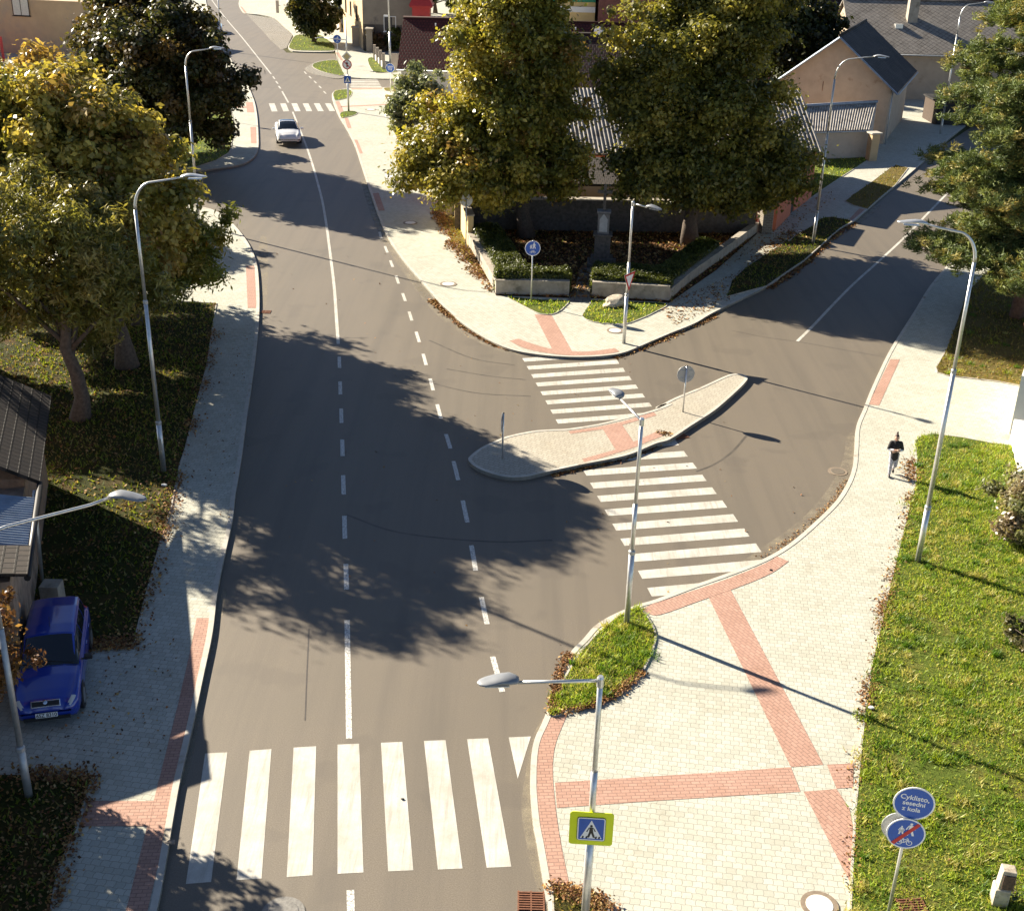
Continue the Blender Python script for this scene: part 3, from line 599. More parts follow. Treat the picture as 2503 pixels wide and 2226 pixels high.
for P, z, nc in ((LAWNS[16][0], LAWNS[16][1], 420), (LAWNS[18][0], LAWNS[18][1], 60), (LAWNS[17][0], LAWNS[17][1], 90)):      # coarse tufts and weeds
    cx_, cy_ = sample(P, nc * 12); cx_, cy_ = cx_[:nc], cy_[:nc]; k = rs.randint(25, 90, len(cx_)); x = np.repeat(cx_, k); y = np.repeat(cy_, k); n = len(x); sp = np.repeat(rs.uniform(.04, .16, len(cx_)), k)
    x = x + rs.normal(0, 1, n) * sp; y = y + rs.normal(0, 1, n) * sp; h = rs.uniform(.05, .15, n); w = rs.uniform(.008, .022, n); a = rs.uniform(0, 6.283, n); la = rs.uniform(0, 6.283, n); le = h * rs.uniform(.4, 1.2, n)
    V = np.stack([np.stack([x - np.cos(a) * w, y - np.sin(a) * w, np.full(n, z - .01)], 1), np.stack([x + np.cos(a) * w, y + np.sin(a) * w, np.full(n, z - .01)], 1), np.stack([x + np.cos(la) * le, y + np.sin(la) * le, z + h], 1)], 1)
    tc = np.array([(.10, .20, .02), (.30, .38, .04), (.50, .46, .16), (.16, .26, .04)])[rs.randint(0, 4, len(cx_))]; Vs.append(V.reshape(-1, 3)); Cs.append(np.repeat(tc, k, 0) * rs.uniform(.7, 1.3, (n, 1)))
V = np.concatenate(Vs); C_ = np.concatenate(Cs)
tag(npmesh('grass', V, np.arange(len(V)).reshape(-1, 3), m_blade, C_), 'short green and yellowing grass on the verges', 'grass', kind='stuff')
print('blades', len(C_))
LV = []; LC = []
lp = np.array([(.30, .13, .045), (.40, .22, .07), (.20, .09, .04), (.50, .34, .14), (.13, .07, .035), (.34, .17, .07)])
def leaves(x, y, z, s=.05):
    n = len(x); a = rs.uniform(0, 2 * np.pi, n); s = s * rs.uniform(.6, 1.4, n); zz = z + .006 + rs.uniform(0, .02, n); t = rs.normal(0, .35, (n, 2)) * s[:, None]
    ca, sa = np.cos(a) * s, np.sin(a) * s
    q = [np.stack([x + ca, y + sa, zz + t[:, 0]], 1), np.stack([x - sa * .6, y + ca * .6, zz + t[:, 1] + .008], 1), np.stack([x - ca, y - sa, zz - t[:, 0] + .004], 1), np.stack([x + sa * .6, y - ca * .6, zz - t[:, 1] + .008], 1)]
    LV.append(np.stack(q, 1).reshape(-1, 3)); LC.append(lp[rs.randint(0, 6, n)] * rs.uniform(.6, 1.2, (n, 1)))
def along(pts, n, sd, z, s=.05, clump=0):
    P = np.array([(p[0], p[1]) for p in pts]); d = np.r_[0, np.cumsum(np.hypot(*np.diff(P, axis=0).T))]; 
    t = rs.uniform(0, d[-1], n)
    if clump: cc = rs.uniform(0, d[-1], clump); t = (cc[rs.randint(0, clump, n)] + rs.normal(0, .35, n)).clip(0, d[-1])
    x = np.interp(t, d, P[:, 0]); y = np.interp(t, d, P[:, 1]); leaves(x + rs.normal(0, sd, n), y + rs.normal(0, sd, n), np.full(n, z), s)
def area(P, n, z, s=.05):
    x, y = sample(P, n); leaves(x, y, np.full(len(x), z), s)
along(L('K7', (745, 325), (830, 0), 'K4', (900, 1390), (1000, 990), (1100, 620), (1150, 440), (1190, 250), z=Z), 2000, .20, Z + .03, .042, 45)
along(L('K7', (300, 1800), (410, 1400), (517, 1075), z=Z), 500, .12, Z + .03, .04); along(L('K7', (100, 1062), (517, 1075), z=Z), 450, .18, Z + .03, .045); along(L('K7', (500, 345), (745, 330), z=Z), 700, .2, Z + .03, .045)
area(LAWNS[0][0], 16000, Z + .04, .05); area(LAWNS[1][0], 2500, Z + .04, .04); area(park, 22000, Z + .05, .08)
along(L('K9', (1303, 0), (1250, 232), (1200, 430), (1150, 800), (1130, 1000), (1108, 1250), (1088, 1600), (1078, 1830), z=Z), 1100, .12, Z + .02, .03, 18)
along(L('K6', (1447, 950), (1440, 1100), (1390, 1290), (1330, 1530), (1265, 1817), z=Z), 900, .14, Z + .02, .036, 14)
along(L('K6', (1415, 960), (1425, 1080), z=Z), 420, .18, Z + .01, .04)
along(L('K5', (600, 90), (700, 175), (800, 250), (900, 308), (1000, 352)), 1800, .11, .0, .06, 40); along(L('K2', (590, 1670), (700, 1760), z=0), 500, .15, 0, .07)
along(L('K5', (1600, 392), (1750, 340), (1900, 275), (2044, 215), 'K6', (330, 155)), 1400, .12, .0, .055, 24); along(L('ZR', (150, 1650), (600, 1325), (930, 1025), (1200, 845)), 2600, .16, 0, .08, 40)
along(L('Z5', (50, 390), (180, 650), (300, 790), (460, 960), z=Z), 2200, .22, Z + .03, .07, 30); area(L('Z5', (225, 670), (300, 660), (440, 920), (400, 900)), 5000, Z + .03, .07)
along(L('K6', (0, 885), (-60, 905), 'K5', (1700, 938), (1450, 1000), (1260, 1045)), 1500, .08, .0, .05, 26); along(L('K5', (1840, 810), (1900, 820), z=.13), 70, .10, .13, .05)
along(L('K8', (1340, 400), (1290, 480), (1244, 728), (1330, 712), (1480, 672), (1620, 600), (1740, 500), z=Z), 2600, .07, Z + .03, .035, 40); along(L('K8', (1560, 1817), (1450, 1742), (1250, 1690), z=Z), 900, .12, Z + .03, .035)
along(L('K6', (590, 1500), (750, 1405), (900, 1275), (1000, 1175), (1060, 1080)), 500, .08, .0, .028, 30)
along(L('ZR', (700, 1000), (500, 960), (250, 1160), (100, 1400), z=Z), 1300, .5, Z, .07); area(L('ZR', (600, 600), (900, 450), (1000, 560), (300, 1080), (-500, 1500), (-300, 1200), (100, 960)), 3000, Z, .055)
area(LAWNS[-4][0] if False else LAWNS[16][0], 1500, Z + .06, .03); area(L('K6', (0, 120), (350, -20), (520, -100), (450, 60), (300, 150), (100, 230)), 2500, Z, .055); area(L('K4', (1180, 250), (1430, 250), (1290, 1300), (930, 1380)), 500, Z, .035); area(L('K7', (520, 360), (1000, 300), (900, 1000), (60, 1050)), 220, Z, .035)
area(L('D', (400, 400), (1100, 600), (1700, 1000), (1100, 1300), (400, 1100)), 350, 0, .035)
V = np.concatenate(LV); C_ = np.concatenate(LC)
tag(npmesh('fallen_leaves', V, np.arange(len(V)).reshape(-1, 4), m_litter, C_), 'orange and brown fallen leaves along kerbs and verges', 'fallen leaves', kind='stuff')
# ------------------------------------------------------------------ street lamps
def hgt(base, top):
    """height over the ground at which the upright through base reaches picture row of top"""
    lo, hi = 0., 30.
    for _ in range(40):
        m = (lo + hi) / 2; v = Vector((base.x, base.y, base.z + m - CAMH)); z = v.dot(FW); y = 1113 - FOC * v.dot(UP) / z
        if y > top * KD: lo = m
        else: hi = m
    return lo
def shoe_head(mb, L_=.72, W_=.34, H_=.13):
    """flat shoe-shaped luminaire lying along +X from x=0"""
    st = [(0, .09, .07), (.08, .13, .10), (.22, .17, .13), (.42, .155, .12), (.60, .165, .10), (.80, .15, .08), (.93, .10, .06), (1., .02, .03)]
    vs = []; fs = []; n = 10
    for t, w, h in st:
        for k in range(n):
            a = 2 * math.pi * k / n; vs.append((t * L_, math.cos(a) * w * W_ / .34, (math.sin(a) * .5 + .15) * h * H_ / .13 + .03 * math.sin(t * 5)))
    for i in range(len(st) - 1):
        for k in range(n): fs.append((i * n + k, (i + 1) * n + k, (i + 1) * n + (k + 1) % n, i * n + (k + 1) % n))
    mb.add(vs, fs, True); mb.f.append(tuple(len(mb.v) - len(vs) + k for k in range(n))); mb.f.append(tuple(len(mb.v) - n + k for k in range(n))[::-1])
def arc_lamp(q, H, dirdeg, arm, label, r=.085, joints=(.18, .60), h0=Z, s=1.0):
    """tall tapering mast that bends over into a flat head"""
    b = G(q[0], q[1], h0); t = empty('street_lamp', b, math.radians(dirdeg), label, 'street lamp', 'tall curved street lamps')
    j1, j2 = joints[0] * H, joints[1] * H; R_ = arm * .42
    MB().tube([(0, 0, -.05), (0, 0, j1)], [r, r], 14).tube([(0, 0, j1), (0, 0, j2)], [r * .80, r * .74], 14).tube([(0, 0, j2), (0, 0, H - R_ * 1.6)], [r * .62, r * .58], 12).build('mast', m_galv, t)
    pts = [(0, 0, H - R_ * 1.6)]
    for k in range(1, 9):
        a = math.pi / 2 * k / 9 * .95; pts.append((R_ * (1 - math.cos(a)), 0, H - R_ * 1.6 + R_ * 1.35 * math.sin(a)))
    pts += [(arm * .75, 0, H - .08), (arm, 0, H)]
    MB().tube(pts, [r * .58 - .002 * i for i in range(len(pts))], 10).build('bracket_arm', m_galv, t)
    for j, rr in ((j1, r * 1.12), (j2, r * .9)): MB().lathe([(rr, j - .06), (rr, j + .03), (rr * .8, j + .06)], 14).build('collar', m_galvd, t)
    h = MB(); shoe_head(h, .78 * s, .30 * s, .10); o = h.build('lamp_head', m_galv, t); o.location = (arm - .05, 0, H + .0); o.rotation_euler = (0, -.06, 0)
    h2 = MB(); h2.box((arm + .36, 0, H - .045), (.40, .16, .02)); h2.build('lamp_glass', m_lens, t)
    MB().box((0, -r, 1.0), (.10, .012, .42)).build('service_door', m_galvd, t)
    return t
arc_lamp((327, 940), 9.75, 3, 1.5, 'tall curved lamp on the left verge, nearest the camera of the left row', h0=Z + .03)
arc_lamp((398, 450), 9.6, 5, 1.4, 'tall curved lamp beyond the near left one, rising before the dark tree', h0=Z)
arc_lamp((443, 100), 9.2, 8, 1.9, 'farthest curved lamp on the left side of the main road', h0=Z, joints=(.18, .7))
arc_lamp((1832, 1120), 10.05, 172, 1.4, 'tall curved lamp on the sunny right lawn, arm reaching left', h0=Z + .03)
arc_lamp((1623, 487), 10.2, -22, 1.9, 'curved lamp in front of the gabled tan house', h0=Z + .03)
arc_lamp((1877, 267), 10.3, -8, 1.7, 'curved lamp behind the pine by the slate roofed house', h0=Z, joints=(.14, .75))
def angle_lamp(base, H, p_head, label, r=.075, jz=(2.2, 3.6)):
    """crossing lamp: stepped mast with a straight arm and a shoe-shaped head; p_head is where the head's root hangs"""
    d = Vector((p_head.x - base.x, p_head.y - base.y, 0)); arm = d.length; ang = math.atan2(d.y, d.x)
    t = empty('crossing_lamp', base, ang, label, 'street lamp', 'straight armed crossing lamps')
    MB().tube([(0, 0, -.05), (0, 0, jz[0])], [r * 1.05] * 2, 14).tube([(0, 0, jz[0]), (0, 0, jz[1])], [r * .8] * 2, 14).tube([(0, 0, jz[1]), (0, 0, H)], [r * .66] * 2, 12).build('mast', m_galv, t)
    dz = p_head.z - base.z - H
    MB().tube([(0, 0, H - .04), (arm, 0, H - .04 + dz)], .032, 10).build('arm', m_galv, t)
    MB().lathe([(r * .85, H - .16), (r * .85, H + .01), (r * .6, H + .05)], 12).build('cap', m_galv, t)
    MB().lathe([(r * 1.2, jz[0] - .07), (r * 1.2, jz[0] + .02), (r * .9, jz[0] + .05)], 14).build('collar', m_galvd, t)
    h = MB(); shoe_head(h); o = h.build('lamp_head', m_head, t); o.location = (arm - .02, 0, H + .0 + dz)
    MB().box((arm + .36, 0, H + dz - .055), (.42, .2, .02)).build('lamp_glass', m_lens, t)
    return t, ang
b7 = G(1251, 1243, Z + .03); b8 = Vector((1.62, 17.35, Z)); b9 = G(1245, 685, Z)
angle_lamp(b7, 5.95, G(1238, 793, 6.02), 'straight lamp in the tear-shaped grass bed, over the long crossing')
t8, a8 = angle_lamp(b8, 5.6, Vector((b8.x - 1.42, b8.y - .12, 5.70)), 'straight lamp in the foreground carrying the yellow crossing sign')
t9, a9 = angle_lamp(b9, 6.15, G(1292, 412, 6.2), 'straight lamp at the park corner carrying the give way sign')
b10 = G(58, 1590, Z)
t = empty('street_lamp', b10, 0, 'left foreground lamp rising out of the picture, its arm reaching back in', 'street lamp', 'tall curved street lamps')
top = Vector((0, .15, 6.3)); hp = G(222, 992, 6.2) - b10
MB().tube([(0, 0, -.05), (0, .02, 1.3)], .085, 14).tube([(0, .02, 1.3), (0, .1, 4.2)], .066, 14).tube([(0, .1, 4.2), top], .052, 12).build('mast', m_galvd, t)
ha = hp - Vector((.35, .3, .04)); MB().tube([top, top + (ha - top) * .2 + Vector((0, 0, .05)), ha, hp], .034, 10).build('arm', m_galv, t)
MB().lathe([(.1, 1.24), (.1, 1.33), (.07, 1.36)], 14).build('collar', m_galvd, t)
h = MB(); shoe_head(h, .8, .36, .13); o = h.build('lamp_head', m_head, t); o.location = hp - Vector((.02, 0, -.04)); o.rotation_euler = (0, 0, -.12)

# ------------------------------------------------------------------ traffic signs
def text(body, size, mat, parent, M, name='lettering', ext=.002):
    c = bpy.data.curves.new(name, 'FONT'); c.body = body; c.size = size; c.align_x = 'CENTER'; c.align_y = 'CENTER'; c.extrude = ext; c.offset = size * .018
    o = bpy.data.objects.new(name, c); COL.objects.link(o); bpy.context.view_layer.update()
    me = bpy.data.meshes.new_from_object(o.evaluated_get(bpy.context.evaluated_depsgraph_get())); bpy.data.objects.remove(o)
    me.materials.clear(); me.materials.append(mat); ob = bpy.data.objects.new(name, me); link(ob, parent); ob.matrix_local = M; return ob
def FM(c, fdeg, out=0.0, tilt=0):
    """plate frame: local X right, Y up, Z out of the plate's face, which looks towards compass angle fdeg"""
    a = math.radians(fdeg); nx = Vector((math.cos(a), math.sin(a), 0)); rx = Vector((-nx.y, nx.x, 0))
    M = Matrix((rx, Vector((0, 0, 1)), nx)).transposed().to_4x4(); M.translation = Vector(c) + nx * out; return M
def flat(mb, pts, z0, z1): 
    n = len(pts); A = [Vector((p[0], p[1], 0)) for p in pts]
    if sum(A[i].x * A[(i + 1) % n].y - A[(i + 1) % n].x * A[i].y for i in range(n)) < 0: pts = pts[::-1]
    return mb.prism(pts, z0, z1, True)
def circ(r, cx=0, cy=0, n=32): return [(cx + r * math.cos(2 * math.pi * k / n), cy + r * math.sin(2 * math.pi * k / n)) for k in range(n)]
def rrect(w, h, r, n=5):
    o = []
    for sx, sy, a0 in ((1, 1, 0), (-1, 1, 90), (-1, -1, 180), (1, -1, 270)):
        for k in range(n): a = math.radians(a0 + 90 * k / (n - 1)); o.append((sx * (w / 2 - r) + r * math.cos(a), sy * (h / 2 - r) + r * math.sin(a)))
    return o
def put(mb, name, mat, parent, M): o = mb.build(name, mat, parent); o.matrix_local = M; return o
def plate(parent, M, pts, face, rim, rimw=.92, name='sign_plate'):
    o = put(flat(MB(), pts, -.012, 0), name, rim, parent, M); put(flat(MB(), [(x * rimw, y * rimw) for x, y in pts], 0, .002), 'face', face, o, Matrix.Identity(4)); return o
def figure(mb, x, y, s, child=False, z0=.002, z1=.005):
    """walking figure, s high, feet at (x, y)"""
    f = lambda P: flat(mb, [(x + px * s, y + py * s) for px, py in P], z0, z1)
    f(circ(.085, 0, .90, 12)); f([(-.10, .80), (.10, .80), (.13, .40), (-.12, .40)])
    f([(-.12, .42), (.02, .42), (-.10, .0), (-.24, .0)]); f([(-.02, .42), (.13, .42), (.26, .02), (.13, .0)])
    f([(-.09, .79), (-.16, .76), (-.30, .45), (-.23, .43)]); f([(.09, .79), (.16, .74), (.29, .50), (.22, .47)])
    if child: f([(-.14, .55), (.14, .55), (.22, .28), (-.22, .28)])
def bike(mb, x, y, s, z0=.002, z1=.005):
    for cx in (-.32, .32):
        o = circ(.20, cx, .2, 18); i = circ(.155, cx, .2, 18); n = len(o); b = len(mb.v)
        for k in range(18):
            k2 = (k + 1) % 18; flat(mb, [(x + o[k][0] * s, y + o[k][1] * s), (x + o[k2][0] * s, y + o[k2][1] * s), (x + i[k2][0] * s, y + i[k2][1] * s), (x + i[k][0] * s, y + i[k][1] * s)], z0, z1)
    def bar(a, b, w=.025):
        a = Vector(a); b = Vector(b); t = (b - a).normalized(); n = Vector((-t.y, t.x)) * w; flat(mb, [(x + p.x * s, y + p.y * s) for p in (a - n, b - n, b + n, a + n)], z0, z1)
    bar((-.32, .2), (-.12, .46)); bar((-.12, .46), (.22, .46)); bar((-.32, .2), (0, .2)); bar((0, .2), (.22, .46)); bar((0, .2), (-.12, .52)); bar((.32, .2), (.2, .56)); bar((.12, .58), (.24, .54)); bar((-.2, .53), (-.05, .53))
def pole(t, H, r=.032, z=-.05, lean=(0, 0)): MB().tube([(0, 0, z), (lean[0], lean[1], H)], r, 12).build('post', m_galv, t); MB().lathe([(r * 1.1, H), (r * 1.1, H + .02), (r * .6, H + .03)], 12, Matrix.Translation((lean[0], lean[1], 0))).build('post_cap', m_black, t)
# 1 shared path sign by the park wall
g = G(1060, 605, Z + .03); t = empty('traffic_sign', g, 0, 'round blue shared path sign in the grass before the low park wall', 'traffic sign')
H = hgt(g, 480); pole(t, H); M = FM((0, -.05, H - .36), -84); P = plate(t, M, circ(.36), m_blue, m_white)
w = MB(); figure(w, .06, -.02, .30); figure(w, -.08, -.02, .20, True); bike(w, 0, -.24, .26); put(w, 'pictogram', m_white, P, Matrix.Identity(4))
# 2 the pair of blue signs on the right lawn
g = G(1770, 1836, Z + .03); t = empty('traffic_sign', g, 0, 'post with blue Cyklisto sesedni z kola disc over a crossed out path disc', 'traffic sign')
MB().tube([(0, 0, -.05), (.03, .06, 3.12)], .032, 12).build('post', m_galv, t)
c2 = G(1809, 1655, 0); 
zz = 2.32; q = G(1809, 1655, zz) - g; q1 = G(1821, 1590, 2.88) - g
print('sign2 offsets', q, q1)
M = FM((.03, -.04, 2.70), -100); P = plate(t, FM((.05, -.02, 2.88), -100), circ(.37), m_blue, m_white)
for i, (s_, w_) in enumerate((('Cyklisto,', .15), ('sesedni', .14), ('z kola', .14))):
    text(s_, w_ * .98, m_white, P, Matrix.Translation((.0 if i < 2 else -.03, .13 - i * .13, .0035)) @ Matrix.Rotation(-.05, 4, 'Z'))
P = plate(t, FM((.0, -.05, 2.20), -100), circ(.35), m_blue, m_white)
w = MB(); figure(w, .07, -.03, .30); figure(w, -.09, -.02, .20, True); bike(w, 0, -.26, .28); put(w, 'pictogram', m_white, P, Matrix.Identity(4))
put(flat(MB(), [(-.235, -.235), (-.175, -.275), (.235, .235), (.175, .275)], .0052, .0075), 'red_bar', m_redp, P, Matrix.Identity(4))
o = put(flat(MB(), circ(.34), -.012, 0), 'reverse_plate', m_galvd, t, FM((-.08, .06, 2.26), 80))
# 3 yellow crossing sign on the foreground lamp
M = Matrix.Translation((.0, 0, 0))
sg = empty('crossing_sign', (b8.x, b8.y - .085, 0), 0, 'fluorescent yellow square with blue pedestrian crossing sign on the foreground lamp', 'traffic sign')
zc = 2.45; M = FM((.0, 0, zc), -93); P = put(flat(MB(), rrect(.80, .76, .06), -.012, 0), 'yellow_board', m_yel, sg, M)
Q = put(flat(MB(), rrect(.52, .54, .05), 0, .012), 'sign_plate', m_black, P, Matrix.Identity(4)); put(flat(MB(), rrect(.505, .525, .045), .012, .014), 'border', m_white, Q, Matrix.Identity(4)); put(flat(MB(), rrect(.46, .48, .02), .014, .016), 'face', m_blue, Q, Matrix.Identity(4))
put(flat(MB(), [(-.20, -.21), (.20, -.21), (0, .21)], .016, .018), 'triangle', m_white, Q, Matrix.Identity(4))
w = MB(); figure(w, 0, -.19, .30, False, .018, .020)
for x in (-.17, -.10, .07, .13): flat(w, [(x, -.21), (x + .035, -.21), (x + .045, -.16), (x + .015, -.16)], .018, .020)
put(w, 'pictogram', m_black, Q, Matrix.Identity(4))
for dz in (-.2, .2): MB().box((0, .05, zc + dz), (.22, .1, .03)).build('bracket', m_galvd, sg)
# 4 give way triangle on the park corner lamp
sg = empty('give_way_sign', (b9.x + .06, b9.y - .10, 0), 0, 'white and red give way triangle seen askew on the park corner lamp', 'traffic sign')
zc = hgt(Vector((b9.x, b9.y, 0)), 556); tri = lambda s: [(-s, s * .577), (s, s * .577), (0, -s * 1.155)]
M = FM((0, 0, zc), -35); P = put(flat(MB(), tri(.46), -.012, 0), 'sign_plate', m_galvd, sg, M); put(flat(MB(), tri(.45), 0, .002), 'red_border', m_redp, P, Matrix.Identity(4)); put(flat(MB(), tri(.31), .002, .004), 'face', m_white, P, Matrix.Identity(4))
# 5, 6 keep-right signs on the island
for q_, face, lab, top_ in (((1003, 915), 176, 'keep right disc seen edge-on at the rounded tip of the traffic island', 825), ((1363, 822), 98, 'round sign seen from behind on the narrow end of the traffic island', 731)):
    g = G(q_[0], q_[1], .13); t = empty('traffic_sign', g, 0, lab, 'traffic sign'); H = hgt(g, top_); pole(t, H)
    a = math.radians(face); P = plate(t, FM((math.cos(a) * .05, math.sin(a) * .05, H - .33), face), circ(.335), m_blue, m_galvd, .93)
    put(flat(MB(), [(-.18, .15), (-.14, .19), (.09, -.05), (.17, .03), (.19, -.19), (-.03, -.17), (.05, -.09)], .002, .004), 'arrow', m_white, P, Matrix.Identity(4))
    for dz in (-.15, .15): put(flat(MB(), [(-.21, dz - .018), (.21, dz - .018), (.21, dz + .018), (-.21, dz + .018)], -.03, -.012), 'rail', m_galvd, P, Matrix.Identity(4))
# 7 back of a round sign in the strip by the yellow wall
g = G(930, 497, Z + .03); t = empty('traffic_sign', g, 0, 'round sign seen from behind in front of the hedge corner', 'traffic sign'); H = hgt(g, 388); pole(t, H); plate(t, FM((.0, .05, H - .33), 92), circ(.33), m_blue, m_galvd)
# 8 far signs
g = G(696, 222, Z + .03); t = empty('sign_post', g, 0, 'far tall post with diamond, no turn disc and small blue crossing sign', 'traffic sign')
H = hgt(g, 42); MB().tube([(0, 0, 0), (0, 0, 3.0)], .085, 10).tube([(0, 0, 3.0), (-.02, 0, H)], .06, 10).build('mast', m_galv, t)
MB().tube([(0, 0, hgt(g, 80)), (-1.9, .25, hgt(g, 78))], .04, 8).build('arm', m_galv, t); h = MB(); shoe_head(h, .8, .3, .1); o = h.build('lamp_head', m_head, t); o.location = (-1.85, .25, hgt(g, 78)); o.rotation_euler = (0, 0, math.pi)
z1 = hgt(g, 113); P = plate(t, FM((0, -.1, z1), -90), [(-.42, 0), (0, -.42), (.42, 0), (0, .42)], simple('sign_dull_yellow', (.62, .50, .25), .5), m_white, .72)
z1 = hgt(g, 129); P = plate(t, FM((0, -.1, z1), -90), circ(.40), m_white, m_redp, .80); w = MB(); flat(w, [(-.05, -.22), (.05, -.22), (.05, .05), (.12, .05), (0, .22), (-.12, .05), (-.05, .05)], .003, .005); put(w, 'turn_arrow', m_black, P, Matrix.Identity(4)); w = MB(); flat(w, [(-.25, .20), (-.20, .25), (.25, -.20), (.20, -.25)], .006, .008); put(w, 'red_bar', m_redp, P, Matrix.Identity(4))
z1 = hgt(g, 159); P = plate(t, FM((0, -.1, z1), -90), rrect(.62, .62, .03), m_blue, m_white, .94); w = MB(); flat(w, [(-.24, -.2), (.24, -.2), (0, .22)], .003, .005); put(w, 'triangle', m_white, P, Matrix.Identity(4)); w = MB(); figure(w, 0, -.18, .28, False, .005, .007); put(w, 'pictogram', m_black, P, Matrix.Identity(4))
g = G(675, 133, Z + .03); t = empty('traffic_sign', g, 0, 'far round blue path sign in the pointed grass bed', 'traffic sign'); H = hgt(g, 70); pole(t, H); P = plate(t, FM((0, -.05, H - .42), -88), circ(.44), m_blue, m_white); w = MB(); figure(w, .06, -.02, .3); figure(w, -.1, -.02, .2); bike(w, 0, -.28, .28); put(w, 'pictogram', m_white, P, Matrix.Identity(4))
g = G(779.5, 185, Z + .03); t = empty('traffic_sign', g, 0, 'far blue disc with Cyklisto sesedni z kola near the white gable', 'traffic sign'); H = hgt(g, 127); pole(t, H, .04); P = plate(t, FM((0, -.05, H - .40), -95), circ(.42), m_blue, m_white)
for i, s_ in enumerate(('Cyklisto,', 'sesedni', 'z kola')): text(s_, .17, m_white, P, Matrix.Translation((0, .15 - i * .15, .004)))
g = G(779, 137, Z); t = empty('camera_mast', g, 0, 'tall far mast with a small white camera beside the red roofed house', 'mast'); H = 10.5; MB().tube([(0, 0, 0), (0, 0, H * .35)], .11, 10).tube([(0, 0, H * .35), (-.12, 0, H)], .08, 10).build('mast', m_galv, t)
zc = hgt(g, 32); MB().box((-.35, -.05, zc), (.45, .16, .16)).build('camera_unit', m_white, t)
for q_, hh, lab in (((463, 243), 4.6, 'thin grey post beside the far left grass'),): 
    g = G(q_[0], q_[1], Z); t = empty('sign_post', g, 0, lab, 'post'); H = hgt(g, 190); MB().tube([(0, 0, 0), (0, 0, H)], .04, 8).build('post', m_galvd, t); plate(t, FM((.0, .05, H - .3), 92), circ(.3), m_white, m_galvd)
# concrete marker post on the right lawn
g = G(1990, 1800, Z + .0); t = empty('stone_marker', g, math.radians(-9), 'squat weathered concrete marker post standing in the bottom right lawn', 'marker post')
o = MB().box((.02, 0, .22), (.30, .30, .44)).build('plinth', m_stone, t, bevel=.03)
o = MB().box((.06, 0, .66), (.27, .24, .46), Matrix.Rotation(.05, 3, 'Y')).build('post', m_stone, t, bevel=.02)
MB().box((.075, -.135, .64), (.22, .02, .34)).build('front_panel', simple('dark_rusted_panel', (.10, .06, .04), .8, .5, 14, bumpk=.4), t)
# boulder
def rock(name, loc, sz, mat, seed, label, cat):
    bm = bmesh.new(); bmesh.ops.create_icosphere(bm, subdivisions=3, radius=1); r_ = random.Random(seed); ph = [(Vector((r_.uniform(-1, 1), r_.uniform(-1, 1), r_.uniform(-1, 1))).normalized(), r_.uniform(.6, .95)) for _ in range(14)]
    for v in bm.verts:
        for n_, d in ph:
            k = v.co.dot(n_)
            if k > d: v.co -= n_ * (k - d)
        v.co = Vector((v.co.x * sz[0], v.co.y * sz[1], v.co.z * sz[2]))
    me = bpy.data.meshes.new(name); bm.to_mesh(me); bm.free(); me.materials.append(mat); o = bpy.data.objects.new(name, me); link(o); o.location = loc; return tag(o, label, cat)
g = G(1233, 610, Z); rock('boulder', (g.x, g.y, .28), (.62, .42, .36), m_stone, 3, 'pale rough boulder in the grass bed before the park wall', 'boulder')
g = G(1218, 613, Z); rock('boulder', (g.x, g.y, .18), (.4, .3, .2), m_stone, 9, 'lower pale stone leaning on the boulder by the park wall', 'boulder')
# bits of litter
def bit(q, f, s, mat, label, z=Z):
    g = G(q[0], q[1], z, f); mb = MB(); n = 7; r_ = random.Random(int(q[0]));
    P = [(g.x + s * math.cos(6.283 * k / n) * r_.uniform(.5, 1.2), g.y + s * .6 * math.sin(6.283 * k / n) * r_.uniform(.6, 1.2), z + .02 + r_.uniform(0, .35) * s) for k in range(n)]
    mb.add([(g.x, g.y, z + s * .55)] + P + [(p[0], p[1], z) for p in P], [(0, k + 1, (k + 1) % n + 1) for k in range(n)] + [(k + 1, k + 1 + n, (k + 1) % n + 1 + n, (k + 1) % n + 1) for k in range(n)])
    return tag(mb.build('litter', mat), label, 'litter')
bit((912, 1105), 'K4', .10, m_white, 'crumpled white scrap in the grass near the left lamp', Z + .05); bit((1195, 690), 'K9', .09, m_white, 'crumpled white paper at the edge of the right lawn', Z + .05)
dl = bit((950, 1437), 'K7', .12, simple('dry_leaf_grey', (.20, .17, .14), .8, .3, 20), 'large curled grey leaf lying on the left kerb', Z)
# low rubber tile lying on the kerb pavement
bit((640, 1577), 'K6', .07, m_black, 'small dark scrap on the pavement by the long crossing', Z)
bit((417, 1197), 'K8', .04, m_black, 'tiny dark scrap on a near crossing stripe', .004)
# ------------------------------------------------------------------ buildings and walls
def V3(a, z=0): return Vector((a[0], a[1], z))
def walls(parent, P, z0, z1, mat, th=.3, name='wall'):
    """closed ring of walls round footprint P"""
    return MB().prism([(p[0], p[1]) for p in P], z0, z1, True).build(name, mat, parent)
def roofquad(parent, a, b, c, d, mat, name='roof', th=.14):
    """slab with eave a->b, ridge d->c (a under d); UV in metres"""
    a, b, c, d = map(Vector, (a, b, c, d)); n = (b - a).cross(d - a).normalized()
    if n.z < 0: n = -n
    me = bpy.data.meshes.new(name); vs = [a, b, c, d] + [v - n * th for v in (a, b, c, d)]
    me.from_pydata([tuple(v) for v in vs], [], [(0, 1, 2, 3), (7, 6, 5, 4), (0, 4, 5, 1), (1, 5, 6, 2), (2, 6, 7, 3), (3, 7, 4, 0)])
    uv = me.uv_layers.new(name='UVMap'); e = (b - a).normalized(); s = n.cross(e)
    for l in me.loops: v = vs[l.vertex_index] - a; uv.data[l.index].uv = (v.dot(e), v.dot(s))
    me.materials.append(mat); me.update(); o = bpy.data.objects.new(name, me); return link(o, parent)
